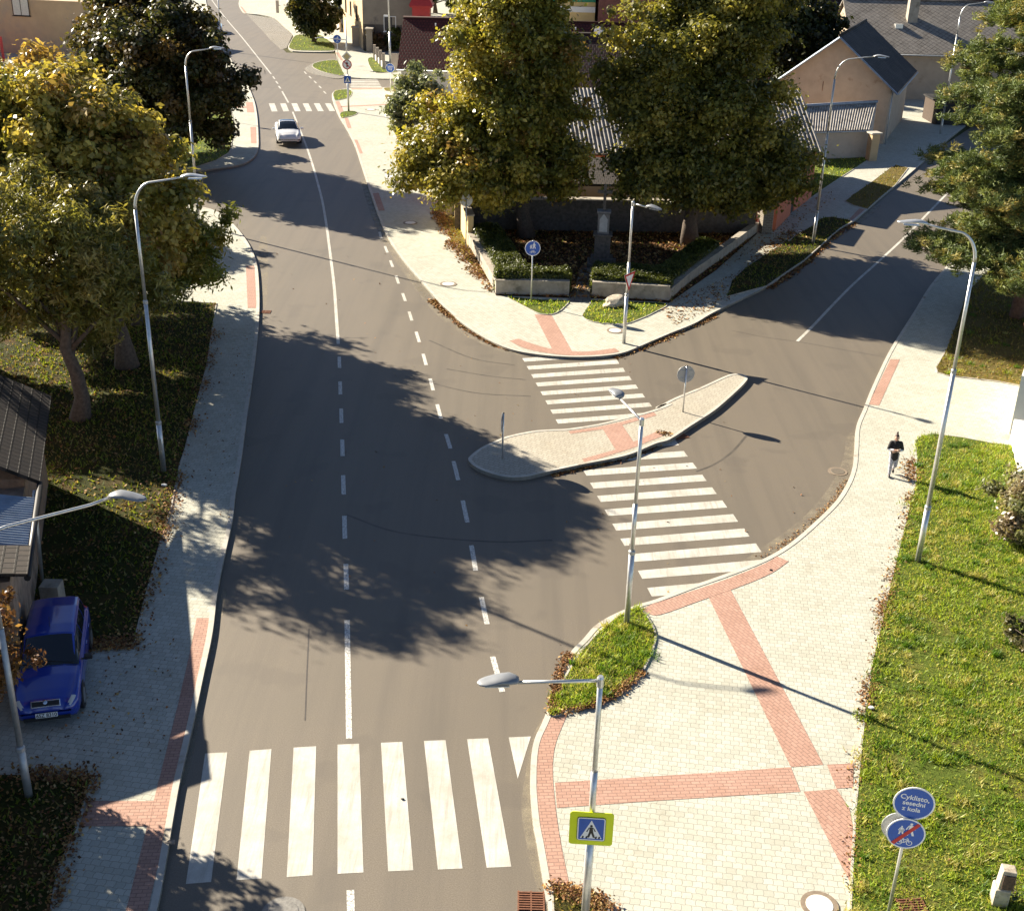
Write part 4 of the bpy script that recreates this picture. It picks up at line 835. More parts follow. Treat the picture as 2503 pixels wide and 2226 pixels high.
def corrugated(parent, a, b, c, d, mat, pitch=.177, amp=.025, name='roof', nv=14):
    """wavy sheet roof: eave a->b, ridge d->c; the waves run up the slope"""
    a, b, c, d = map(Vector, (a, b, c, d)); n = (b - a).cross(d - a).normalized(); n = n if n.z > 0 else -n
    W_ = (b - a).length; nu = max(8, int(W_ / pitch * 6)); u = np.linspace(0, 1, nu); v = np.linspace(0, 1, nv)
    A, B, C, D = [np.array(x) for x in (a, b, c, d)]; U, W2 = np.meshgrid(u, v)
    P = (A[None, None] * ((1 - U) * (1 - W2))[..., None] + B * (U * (1 - W2))[..., None] + C * (U * W2)[..., None] + D * ((1 - U) * W2)[..., None])
    lift = np.sin(U * W_ / pitch * 2 * np.pi) * amp
    if nv > 2:
        row = np.floor(W2 * (nv - 1) / 3.); lift = lift + (row % 2) * .008
    P = P + np.array(n) * lift[..., None]
    i = np.arange((nv - 1) * (nu - 1)); r = i // (nu - 1); c_ = i % (nu - 1); q = r * nu + c_
    F = np.stack([q, q + 1, q + nu + 1, q + nu], 1); return npmesh(name, P.reshape(-1, 3), F, mat, None, parent)
def window(parent, c, fdeg, w, h, frame=None, pane=None, mull=1, sill=True):
    M = FM(c, fdeg); f = MB(); t = .07
    for x, y, ww, hh in ((0, h / 2, w + t, t), (0, -h / 2, w + t, t), (-w / 2, 0, t, h + t), (w / 2, 0, t, h + t)) + tuple(((i + 1) * w / (mull + 1) - w / 2, 0, t * .7, h) for i in range(mull)):
        flat(f, [(x - ww / 2, y - hh / 2), (x + ww / 2, y - hh / 2), (x + ww / 2, y + hh / 2), (x - ww / 2, y + hh / 2)], .0, .06 if ww > hh else .055)
    if sill: flat(f, [(-w / 2 - .12, -h / 2 - .10), (w / 2 + .12, -h / 2 - .10), (w / 2 + .12, -h / 2 - .04), (-w / 2 - .12, -h / 2 - .04)], 0, .14)
    o = put(f, 'window', frame or m_white, parent, M); put(flat(MB(), [(-w / 2, -h / 2), (w / 2, -h / 2), (w / 2, h / 2), (-w / 2, h / 2)], .004, .02), 'pane', pane or m_glass, o, Matrix.Identity(4)); return o
def gable_house(name, A, ang, Lr, W, ze, zr, wmat, rmat, label, over=.3, overg=.3, z0=0, cat='house', gmat=None, ridge_along=True, corr=False, th=.14):
    """A: ground corner; the ridge runs along ang for Lr, the width W goes to the left of ang"""
    t = empty(name, (0, 0, 0), 0, label, cat); e = Vector((math.cos(ang), math.sin(ang), 0)); n = Vector((-e.y, e.x, 0)); A = V3(A)
    walls(t, [A, A + e * Lr, A + e * Lr + n * W, A + n * W], -.05, ze, wmat)
    for k, s in ((0, -1), (Lr, 1)):
        p = A + e * k; q = p + n * W; m = (p + q) / 2; vs = [V3(p, ze), V3(q, ze), V3(m, zr)]
        f = [V3(v - e * s * .3, v.z) for v in vs]; MB().add(vs + f, [(0, 1, 2), (3, 5, 4), (0, 3, 4, 1), (1, 4, 5, 2), (2, 5, 3, 0)]).build('gable_wall', gmat or wmat, t)
    sl = (zr - ze) / (W / 2); u = Vector((0, 0, th)); a0 = A - e * overg; a1 = A + e * (Lr + overg); fn = corrugated if corr else roofquad
    zo = ze - sl * over
    fn(t, V3(a0 - n * over, zo) + u, V3(a1 - n * over, zo) + u, V3(a1 + n * W / 2, zr) + u, V3(a0 + n * W / 2, zr) + u, rmat)
    fn(t, V3(a1 + n * (W + over), zo) + u, V3(a0 + n * (W + over), zo) + u, V3(a0 + n * W / 2, zr) + u, V3(a1 + n * W / 2, zr) + u, rmat)
    if not corr: MB().tube([V3(a0 + n * W / 2, zr) + u * 1.15, V3(a1 + n * W / 2, zr) + u * 1.15], .11, 8).build('ridge_cap', rmat, t)
    MB().tube([V3(a0 - n * (over + .06), zo + .02), V3(a1 - n * (over + .06), zo + .02)], .07, 8).build('gutter', m_galvd, t)
    return t, e, n
rad = math.radians
# tan gabled house on the right, with its lean-to
A7 = V3((28.6, 97.7)); w7 = rad(68)
t, e, n = gable_house('gabled_house', A7, w7, 13.0, 8.6, 4.5, 7.9, m_brown, m_bit, 'tan rendered house with a steep dark gable roof beyond the lean-to', .6, .55)
# ridge runs away from the camera: bargeboards on the near gable
for s in (0, 1):
    p = A7 - e * .56 + n * (-.6 if s == 0 else 8.6 + .6); m = A7 - e * .56 + n * 4.3
    MB().tube([V3(p, 4.5 - .6 * .79), V3(m, 7.9)], .08, 4).build('bargeboard', m_zinc, t)
MB().tube([V3(A7 + e * .1 - n * .15, 4.2), V3(A7 + e * .1 - n * .15, .1)], .05, 8).build('downpipe', m_galvd, t)
MB().tube([V3(A7 - e * .06 + n * 5.2, 3.8), V3(A7 - e * .06 + n * 5.2, 4.5)], .02, 6).build('hook', m_rust, t)
ln = empty('lean_to_shed', (0, 0, 0), 0, 'low lean-to with a wavy sheet roof against the tan gable', 'shed')
b0 = A7 + n * .25; la = G(1735, 313); lb = G(1652, 309)
ba_, bb_ = V3((27.5, 97.1)), V3((20.0, 93.6)); fa, fb = V3((25.9, 92.2)), V3((19.6, 90.4))
walls(ln, [fa, ba_, bb_, fb], -.05, 2.3, m_pale)
MB().add([V3(fa, 2.3), V3(ba_, 2.3), V3(ba_, 3.3), V3(fa - (fa - ba_) * .02, 2.33)], [(0, 1, 2)]).build('side_wall', m_pale, ln)
sdir = (fa - ba_).normalized() * .35; corrugated(ln, V3(fb + sdir, 2.22), V3(fa + sdir, 2.22), V3(ba_, 3.35), V3(bb_, 3.35), m_fibre, .2, .035)
MB().tube([V3(ba_, 3.45), V3(bb_, 3.45)], .12, 6).build('flashing', m_zinc, ln)
MB().tube([V3(fa + (fb - fa) * .0 + sdir * 1.2, 2.12), V3(fb + sdir * 1.2, 2.12)], .06, 6).build('gutter', m_galvd, ln)
t = empty('gate_pillar', V3((26.0, 91.3)), rad(15), 'ochre rendered pillar with a flat cap beside the lean-to', 'pillar'); MB().box((0, 0, 1.0), (.62, .62, 2.1)).build('shaft', m_ochre, t); MB().box((0, 0, 2.1), (.85, .85, .10)).build('cap', m_edge, t)
# slate-roofed house across, with chimney
A8 = V3((30.5, 117)); t, e, n = gable_house('slate_roofed_house', (31.5, 121.5), rad(-2), 22, 13, 4.5, 8.4, m_brown, m_slate, 'long house with a grey diamond slate roof and a tall chimney', .5, .3)
ch = MB().box((0, 0, 1.2), (.95, .8, 3.0)).build('chimney', m_conc, t); cz = G(1806, 42, 8.4); ch.location = (37.6, 125.2, 6.6); k = MB().box((0, 0, 2.75), (1.15, 1.0, .18)).build('cap', m_dstone, ch); k.location = (0, 0, 0)
MB().box((36.2, 124.4, 6.4), (.7, .7, .5)).build('roof_vent', m_galv, t)
window(t, (39.2, 121.49, 1.9), -92, 1.5, 1.6, m_wood); MB().box((38.6, 121.4, .9), (.6, .12, .35)).build('cellar_window', m_black, t)
window(t, (46.5, 121.3, 1.9), -92, 1.3, 1.5, m_wood)
# dark shed front at the foot of the slate roofed house
sh = empty('dark_shed', (0, 0, 0), 0, 'low dark shed with double doors before the slate roofed house', 'shed'); walls(sh, [V3((35.6, 107.5)), V3((39.6, 107.5)), V3((39.6, 111)), V3((35.6, 111))], 0, 2.0, m_wood); MB().box((37.6, 109.2, 2.06), (4.3, 3.9, .12)).build('roof', m_bit, sh)
for x in (36.6, 38.5): MB().box((x, 107.47, .95), (1.6, .06, 1.7)).build('door', simple('black_boards', (.02, .018, .016), .8), sh)
# brown tiled houses beyond
t, e, n = gable_house('brown_roofed_house', (33, 146), rad(-3), 26, 12, 4.8, 10.5, m_ochre, m_dtile, 'house with a dark brown tiled roof and small skylights behind the slate roof', .4, .3)
for q_ in ((1745, 14), (1855, 17), (1977, 22)):
    P_ = None
for x in (36, 44, 51): MB().box((x, 148.6 - (x - 44) * .05, 7.3), (1.0, 1.2, .10), Matrix.Rotation(rad(43), 3, 'X')).build('skylight', m_galv, t)
gable_house('pink_house', (24.5, 134), rad(80), 14, 9, 5.0, 8.5, m_pale, m_moss, 'pale pink house with an old grey roof between the tree and the slate roof', .3, .3)
po = empty('orange_annex', (0, 0, 0), 0, 'low orange annex with a flat roof and one dark framed window', 'annex'); walls(po, [V3((24.6, 121.5)), V3((29.6, 121.5)), V3((29.6, 127)), V3((24.6, 127))], 0, 3.6, simple('orange_plaster', (.45, .23, .12), .9)); MB().box((27.1, 124.1, 3.68), (5.5, 6, .14)).build('roof', m_pale, po); window(po, (27.2, 121.48, 2.6), -90, 1.6, .9, m_wood, m_white, 1)
# salmon house with corrugated roof behind the two big trees
s6 = empty('salmon_house', (0, 0, 0), 0, 'salmon plastered house under a wavy sheet roof behind the big trees', 'house')
a, b = V3((2.2, 77.0)), V3((18.9, 79.0)); f = (b - a).normalized(); nn = Vector((-f.y, f.x, 0))
walls(s6, [a, b, b + nn * 9.5, a + nn * 9.5], -.05, 3.1, m_salm)
corrugated(s6, V3(a - nn * .4 - f * .4, 2.9), V3(b - nn * .4 + f * .4, 2.9), V3(b + nn * 5.4 + f * .4, 6.0), V3(a + nn * 5.4 - f * .4, 6.0), m_fibre, .26, .045)
corrugated(s6, V3(b + nn * 9.9 + f * .4, 3.2), V3(a + nn * 9.9 - f * .4, 3.2), V3(a + nn * 5.4 - f * .4, 6.0), V3(b + nn * 5.4 + f * .4, 6.0), m_fibre, .26, .045)
MB().add([V3(b, 3.1), V3(b + nn * 9.5, 3.1), V3(b + nn * 5.2, 5.9)], [(0, 1, 2)]).add([V3(a, 3.1), V3(a + nn * 9.5, 3.1), V3(a + nn * 5.2, 5.9)], [(0, 2, 1)]).build('gable_wall', m_salm, s6)
MB().tube([V3(b - nn * .45 + f * .5, 2.85), V3(a - nn * .45 - f * .4, 2.85)], .07, 6).build('gutter', m_wood, s6)
for x in (3.5, 8.0, 12.5): p = a + f * x - nn * .02; window(s6, (p.x, p.y, 1.7), -83, 1.0, 1.2, m_wood)
# stone outbuilding walls with tiled coping behind the park
ob = empty('stone_outbuilding', (0, 0, 0), 0, 'low stone building with a tan rendered front behind the cross', 'outbuilding')
walls(ob, [V3((.5, 71.2)), V3((12.5, 71.6)), V3((12.3, 75.5)), V3((.5, 75.0))], -.05, 2.3, m_brown)
roofquad(ob, (.2, 70.9, 2.3), (12.8, 71.3, 2.3), (12.5, 75.7, 3.0), (.3, 75.2, 3.0), m_moss)
bw = empty('stone_wall', (0, 0, 0), 0, 'dark rough stone wall along the back of the park', 'wall'); 
MB().prism([(-3.6, 68.3), (13.6, 69.0), (13.6, 69.4), (-3.6, 68.7)], -.05, 1.9, True).build('masonry', m_dstone, bw); MB().prism([(-3.7, 68.22), (13.7, 68.92), (13.7, 69.5), (-3.7, 68.8)], 1.9, 1.98, True).build('coping', m_conc, bw)
# street wall with yellow plaster and gates at its far end
yw = empty('yellow_wall', (0, 0, 0), 0, 'yellow plastered garden wall along the left side of the park', 'wall')
p0 = G(905, 432); p1 = G(930, 495)
MB().prism([(p0.x, p0.y), (p1.x + .1, p1.y), (p1.x + .4, p1.y + .1), (p0.x + .35, p0.y + .1)], 0, 1.75, True).build('masonry', m_yelw, yw); MB().prism([(p0.x - .06, p0.y), (p1.x + .04, p1.y - .06), (p1.x + .46, p1.y + .1), (p0.x + .42, p0.y + .16)], 1.75, 1.83, True).build('coping', m_conc, yw)
for q_, mt, lab in (((899, 432), m_pale, 'tall pale gate post at the end of the yellow wall'), ((880, 383), m_ochre, 'ochre gate post farther along the garden wall')):
    g = G(*q_); t = empty('gate_post', g, 0, lab, 'pillar'); MB().box((0, 0, 1.05), (.42, .42, 2.1)).build('shaft', mt, t); MB().box((0, 0, 2.14), (.54, .54, .08)).build('cap', m_conc, t)
g = G(887, 405); t = empty('garden_gate', g, rad(100), 'rust red metal gate between the two gate posts', 'gate'); MB().box((0, 0, .95), (1.6, .06, 1.7)).build('panel', simple('rust_red_metal', (.30, .075, .04), .6), t); MB().box((0, 0, 1.83), (1.66, .09, .06)).box((0, 0, .09), (1.66, .09, .06)).build('frame', m_wood, t)
# low wall around the park
lw = empty('park_wall', (0, 0, 0), 0, 'low weathered concrete wall round the little park', 'wall')
zt = .78
def run(pts, h, w=.30, nm='wall_run', m=m_conc):
    strip(pts, w, -.02, h, 0).build(nm, m, lw); strip(pts, w + .08, h, h + .07, -.04).build('coping', m, lw)
wl = L('Z5', (262, 640), (330, 745), (472, 1005)); run([V3(p) for p in wl], zt)
wf = L('Z5', (472, 1008), (995, 1020)); run([V3(p) for p in wf], zt)
wr = L('Z5', (1156, 1022), (1708, 1054)); run([V3(p) for p in wr], zt)
ws = L('Z5', (1710, 1052), 'K3', (200, 1570), (380, 1440), (565, 1300)); run([V3(p) for p in ws], .62)
sw_ = empty('salmon_street_wall', (0, 0, 0), 0, 'salmon plastered wall beside the shaded pavement behind the brick pillar', 'wall'); strip([V3((15.0, 70.0)), V3((16.6, 73.8))], .3, 0, 2.4, 0).build('wall', m_salm, sw_); strip([V3((17.0, 74.8)), V3((18.9, 78.6))], .3, 0, 3.0, 0).build('wall', m_salm, sw_); strip([V3((16.6, 73.8)), V3((17.0, 74.8))], .2, 0, 2.0, .05).build('gate', m_wood, sw_)
# brick pillar at the corner of the salmon house
g = G(1526, 468); t = empty('brick_pillar', g, rad(15), 'brick pillar with a white side at the right end of the park wall', 'pillar'); MB().box((0, 0, .95), (.62, .5, 1.9)).build('shaft', brickwall('grey_bricks', (.20, .17, .13), (.15, .12, .09), (.30, .27, .22)), t); MB().box((.315, 0, .95), (.02, .46, 1.8)).build('white_panel', m_wht, t); MB().box((0, 0, 1.95), (.72, .6, .10)).build('cap', m_dstone, t)
# memorial cross
g = G(1200, 530, Z); t = empty('memorial_cross', g, rad(-4), 'dark stone wayside cross on a tall stepped pedestal in the park', 'monument')
MB().box((0, 0, .12), (1.5, 1.3, .24)).box((0, 0, .36), (1.15, 1.0, .24)).build('steps', m_dstone, t, bevel=.02)
MB().box((0, 0, 1.05), (.82, .72, 1.15)).box((0, 0, 1.68), (.98, .86, .12)).build('pedestal', m_dstone, t, bevel=.02)
MB().box((0, 0, 2.25), (.6, .5, 1.05)).box((0, 0, 2.85), (.72, .6, .12)).build('niche', simple('grey_granite', (.16, .15, .14), .6, .3, 12), t, bevel=.02)
MB().add([(-.2, -.26, 1.85), (.2, -.26, 1.85), (.2, -.26, 2.5), (0, -.26, 2.78), (-.2, -.26, 2.5)], [(0, 1, 2, 3, 4)]).build('relief_panel', simple('pale_relief', (.40, .40, .38), .5), t)
MB().box((0, 0, 3.5), (.15, .12, 1.5)).box((0, 0, 3.85), (.75, .12, .15)).build('cross', m_dstone, t, bevel=.01)
# red roofed long house
t, e, n = gable_house('red_roofed_house', (-10.9, 114.2), rad(-2), 34, 9, 3.0, 6.5, m_wht, m_rtile, 'long white house with a dark red tiled roof beyond the big trees', .5, .3)
for k in range(9): MB().box((-8 + k * 3.2, 117.6 - k * .11, 6.2), (.12, .12, .22)).build('snow_hook', m_white, t)
MB().box((8.0, 116.0, 5.3), (.2, .2, 1.9)).build('vent_pipe', m_white, t)
t, e, n = gable_house('brown_tiled_house', (3.2, 101), rad(-2), 14, 10, 3.2, 6.8, m_pale, m_dtile, 'house with glinting dark tiles and a pinkish dormer between the big trees', .4, .3)
dm = MB(); dm.prism([(8.2, 100.6), (11.8, 100.6), (11.8, 104.5), (8.2, 104.5)], 3.0, 4.6, True); dm.build('dormer_wall', m_ochre, t)
roofquad(t, (7.2, 100.1, 4.1), (7.2, 105, 4.1), (10.1, 105, 5.7), (10.1, 100.1, 5.7), m_pale, 'dormer_roof'); roofquad(t, (13.0, 105, 4.1), (13.0, 100.1, 4.1), (10.1, 100.1, 5.7), (10.1, 105, 5.7), m_pale, 'dormer_roof')
dish = MB(); dish.lathe([(.01, .0), (.18, .02), (.32, .08), (.36, .13)], 20, Matrix.Rotation(rad(70), 4, 'X')); o = dish.build('satellite_dish', m_white, t); o.location = (6.2, 105.6, 7.2); 
# grey house with vine, far
t = empty('grey_house', (0, 0, 0), 0, 'grey rendered two storey house with a sunlit ochre side and white windows', 'house')
c0 = V3((-18.4, 148)); fx = V3((-12.4, 147.6)); bk = V3((-23.2, 166)); 
walls(t, [c0, fx, fx + (bk - c0), bk], -.05, 3.0, simple('dark_base_render', (.10, .085, .07), .9)); walls(t, [c0 + Vector((-.03, -.03, 0)), fx + Vector((.03, -.03, 0)), fx + (bk - c0), bk + Vector((-.03, 0, 0))], 3.0, 10.5, m_grey)
MB().add([V3(c0 + Vector((-.06, 0, 0)), 0), V3(bk + Vector((-.06, 0, 0)), 0), V3(bk + Vector((-.06, 0, 0)), 10.5), V3(c0 + Vector((-.06, 0, 0)), 10.5)], [(0, 1, 2, 3)]).build('side_wall', m_ochre, t)
roofquad(t, (-20, 146.5, 10.4), (-11.6, 146, 10.4), (-14, 156, 14), (-22, 157, 14), m_rtile)
window(t, (-15.3, 147.78, 3.1), -93, 1.35, 1.6); window(t, (-15.5, 147.76, 7.3), -93, 1.35, 1.6); pass
sd_ = (bk - c0); sa = math.degrees(math.atan2(sd_.y, sd_.x)) + 90
for k, z_ in ((.25, 3.8), (.55, 3.8), (.8, 3.8), (.4, 7.3)): p = c0 + sd_ * k; window(t, (p.x - .08, p.y, z_), sa, .9, 1.5, m_wood)
sh = empty('entrance_porch', (0, 0, 0), 0, 'narrow grey porch block at the corner of the grey house', 'porch'); walls(sh, [V3((-17.9, 146.2)), V3((-17.2, 146.2)), V3((-17.2, 148)), V3((-17.9, 148))], 0, 2.6, m_grey); MB().box((-17.55, 147.0, 2.66), (.9, 2.0, .12)).build('roof', m_conc, sh)
t = empty('garden_pillar', V3((-19.6, 152)), 0, 'squat tan pillar before the ochre side of the grey house', 'pillar'); MB().box((0, 0, 1.1), (1.2, 1.2, 2.2)).build('shaft', m_brown, t); MB().box((0, 0, 2.26), (1.4, 1.4, .12)).build('cap', m_edge, t)
# small red tower
t = empty('red_chapel', V3((-11.5, 146)), 0, 'bright red little tower with a pointed roof over the red roofed house', 'tower'); m_redt = simple('bright_red_paint', (.45, .035, .03), .6, .12, 3)
MB().box((0, 0, 2.6), (2.0, 2.0, 5.2)).box((0, 0, 5.3), (2.5, 2.5, .2)).build('walls', m_redt, t)
MB().add([(-1.35, -1.35, 5.4), (1.35, -1.35, 5.4), (1.35, 1.35, 5.4), (-1.35, 1.35, 5.4), (-.35, -.35, 7.4), (.35, -.35, 7.4), (.35, .35, 7.4), (-.35, .35, 7.4), (0, 0, 10.5)], [(0, 1, 5, 4), (1, 2, 6, 5), (2, 3, 7, 6), (3, 0, 4, 7), (4, 5, 8), (5, 6, 8), (6, 7, 8), (7, 4, 8)]).build('roof', m_redt, t)
window(t, (0, -1.01, 3.9), -90, .6, .7, m_redt)
# garden fence with posts left of the white gable
fc = empty('garden_fence', (0, 0, 0), 0, 'broken line of pale fence posts on a low plinth before the grey house', 'fence')
f0, f1 = G(748, 122), G(766, 140)
for k in range(4): p = f0 + (f1 - f0) * k / 3; o = MB().box((0, 0, .85), (.28, .28, 1.7)).build('post', m_pale, fc); o.location = p
strip([V3(f0), V3(f1)], .3, 0, .7, 0).build('plinth', m_wht, fc); 
for k in range(3): p = f0 + (f1 - f0) * (k + .5) / 3; o = MB().box((0, .0, 1.05), (.10, 1.6, .6)).build('panel', m_wood, fc); o.location = p + Vector((.1, 0, 0)); o.rotation_euler = (0, 0, math.atan2((f1 - f0).y, (f1 - f0).x) + math.pi / 2)
t = empty('house_sign_board', G(792, 150), 0, 'plain pale board on posts beside the white gable', 'board'); MB().box((0, 0, 1.3), (1.1, .06, 1.6)).build('panel', m_pale, t); MB().box((-.5, .05, .9), (.07, .07, 1.8)).box((.5, .05, .9), (.07, .07, 1.8)).build('post', m_galvd, t)
# buildings at the very top, behind
t = empty('brick_building', (0, 0, 0), 0, 'plain brick red wall with a pale pole behind the red roof', 'building'); walls(t, [V3((10.0, 171)), V3((30, 171)), V3((30, 185)), V3((10, 185))], 0, 16, simple('brick_red_wall', (.24, .10, .08), .9, .25, 2.5)); MB().box((13.5, 160, 6), (.2, .2, 12)).build('pipe', m_galv, t); 
t = empty('striped_building', (0, 0, 0), 0, 'pale yellow and green banded front between the treetops', 'building'); walls(t, [V3((2, 173)), V3((9.6, 173)), V3((9.6, 185)), V3((2, 185))], 0, 16, m_yelw)
for z_, m_ in ((3.0, m_white), (4.3, simple('green_band', (.01, .25, .13), .5)), (5.9, m_white), (6.6, bpy.data.materials['green_band'])): MB().box((5.8, 172.9, z_), (7.6, .2, .7)).build('band', m_, t)
# ochre block of flats top left with a red fence
t = empty('ochre_building', (0, 0, 0), 0, 'big ochre building with one dark framed window behind the left trees', 'building')
walls(t, [V3((-78, 142)), V3((-44, 135.6)), V3((-41, 152)), V3((-76, 160))], 0, 5.7, simple('faded_ochre_plaster', (.50, .34, .19), .9, .1, .6, dirt=((.40, .30, .20), .25, .5)))
window(t, (-53.6, 137.35, 5.0), -101, 1.9, 1.9, m_wood, simple('net_curtain', (.60, .56, .46), .8), 1)
pass
t = empty('red_fence', (0, 0, 0), 0, 'dark red slatted fence at the left edge of the picture', 'fence'); 
for k in range(24): MB().box((-64 + k * .45, 131, 1.3), (.28, .06, 2.6)).build('slat', m_redt if k % 2 else simple('maroon_paint', (.20, .02, .02), .6) if 'maroon_paint' not in bpy.data.materials else bpy.data.materials['maroon_paint'], t)
# far fence and garden walls right of the far tree
t = empty('garden_wall', (0, 0, 0), 0, 'long pale garden wall running away behind the far small tree', 'wall'); strip([V3((-23.5, 166)), V3((-33, 205))], .25, 0, 1.7, 0).build('masonry', m_pale, t); strip([V3((-23.5, 166)), V3((-33, 205))], .1, 1.7, 2.5, .05).build('mesh_panel', m_galvd, t)
t = empty('roadside_wall', (0, 0, 0), 0, 'low stone front wall with posts left of the far tree', 'wall'); strip([V3((-36, 189)), V3((-27.8, 174))], .3, 0, 1.1, 0).build('masonry', m_stone, t)
for k in range(4): MB().box((-36 + 2.6 * k, 189 - 4.8 * k, .9), (.4, .4, 1.8)).build('post', m_pale, t)
# barn at the left edge
Eb0, Eb1 = V3((-14.63, 35.6)), V3((-12.83, 29.62)); ed = (Eb1 - Eb0).normalized(); nl = Vector((-abs(ed.y), -abs(ed.x), 0)).normalized()
t = empty('old_barn', (0, 0, 0), 0, 'old barn with a dark shingled roof at the left edge', 'barn')
wi = .45; w0 = Eb0 + nl * wi + ed * .3; w1 = Eb1 + nl * wi - ed * .3
walls(t, [w0, w1, w1 + nl * 9, w0 + nl * 9], -.05, 3.0, simple('old_brick_wall', (.26, .17, .11), .9, .35, 5, bumpk=.3))
roofquad(t, V3(Eb0, 3.0), V3(Eb1, 3.0), V3(Eb1 + nl * 4.9, 5.9), V3(Eb0 + nl * 4.9, 5.9), m_moss, th=.1)
roofquad(t, V3(Eb1 + nl * 9.8, 3.0), V3(Eb0 + nl * 9.8, 3.0), V3(Eb0 + nl * 4.9, 5.9), V3(Eb1 + nl * 4.9, 5.9), m_moss, th=.1)
for w_ in (w0, w1): m_ = w_ + nl * 4.5; MB().add([V3(w_, 3.0), V3(w_ + nl * 9, 3.0), V3(m_, 5.6)], [(0, 1, 2)]).add([V3(w_, 3.0), V3(w_ + nl * 9, 3.0), V3(m_, 5.6)], [(2, 1, 0)]).build('gable_wall', bpy.data.materials['old_brick_wall'], t)
ep = Eb1 + ed * 5.0; t2 = empty('lean_to_workshop', (0, 0, 0), 0, 'shed with a blue grey wavy metal roof against the old barn', 'shed')
q0 = w1 + ed * .05; q1 = Eb1 + nl * wi + ed * 4.9
walls(t2, [q0, q1, q1 + nl * 5, q0 + nl * 5], -.05, 2.75, simple('patched_plaster_wall', (.30, .22, .16), .9, .4, 3, bumpk=.3))
g0 = G(66, 1003, 2.6); g1 = G(48, 1118, 2.6)
corrugated(t2, V3(Eb1 + ed * .9 + nl * .1, 2.95), V3(Eb1 + ed * 3.6 + nl * .1, 2.95), V3(Eb1 + ed * 3.6 + nl * 3.4, 3.7), V3(Eb1 + ed * .9 + nl * 3.4, 3.7), m_zinc, .13, .022)
MB().tube([V3(Eb1 - ed * .05 + nl * .02, 2.90), V3(Eb1 + ed * 5.1 + nl * .02, 2.90)], .08, 8).build('gutter', m_black, t2)
roofquad(t2, V3(Eb1 + ed * 3.7, 3.02), V3(Eb1 + ed * 5.1, 3.02), V3(Eb1 + ed * 5.1 + nl * 4, 3.6), V3(Eb1 + ed * 3.7 + nl * 4, 3.6), m_moss, th=.08)
for k in (.35, .5): MB().tube([V3(Eb1 + ed * k + nl * .15, 2.9), V3(Eb1 + ed * (k + .05) + nl * .3, .1)], .045, 8).build('downpipe', m_galv, t2)
MB().box(tuple(V3(Eb1 + ed * 1.6 - nl * .05, .35)), (.5, .45, .7)).build('footing_block', m_conc, t2)
wb = empty('wooden_beam', V3(G(28, 1235)), 0, 'weathered beam and red board leaning on the shed wall', 'beam'); MB().tube([(0, 0, 0), (-.1, 1.0, 2.2)], .09, 4).build('beam', simple('grey_wood', (.25, .20, .15), .8), wb); MB().box((-.42, .4, 1.0), (.28, .10, 2.0), Matrix.Rotation(.25, 3, 'X')).build('red_board', simple('faded_red_board', (.22, .03, .025), .7), wb)
# house beyond the left edge whose gable shadow falls on the drive
t, e, n = gable_house('corner_house', (-10.9, 13.7), rad(106.7), 12, 6.5, 3.2, 5.2, m_pale, m_moss, 'pale house mostly beyond the left edge', .3, .3)
# neighbour's hut whose pointed shadow lies across the left pavement
# right edge: white and red building
t = empty('right_edge_building', (0, 0, 0), 0, 'white walled building with a strip of red roof cut by the right edge', 'building')
rb0 = G(2036, 775); rb1 = G(2006, 885)
walls(t, [V3((20.9, 46.6)), V3((18.3, 41.2)), V3((26, 38)), V3((29, 45))], 0, 2.4, m_wht); roofquad(t, (18.9, 42.2, 2.4), (20.6, 47.2, 2.4), (25, 46, 4.6), (23.5, 40.5, 4.6), simple('bright_clay_tiles', (.45, .13, .06), .8))
walls(t, [V3((18.1, 40.6)), V3((15.5, 30.5)), V3((15.8, 30.4)), V3((18.4, 40.5))], 0, .95, m_wht, name='garden_wall')
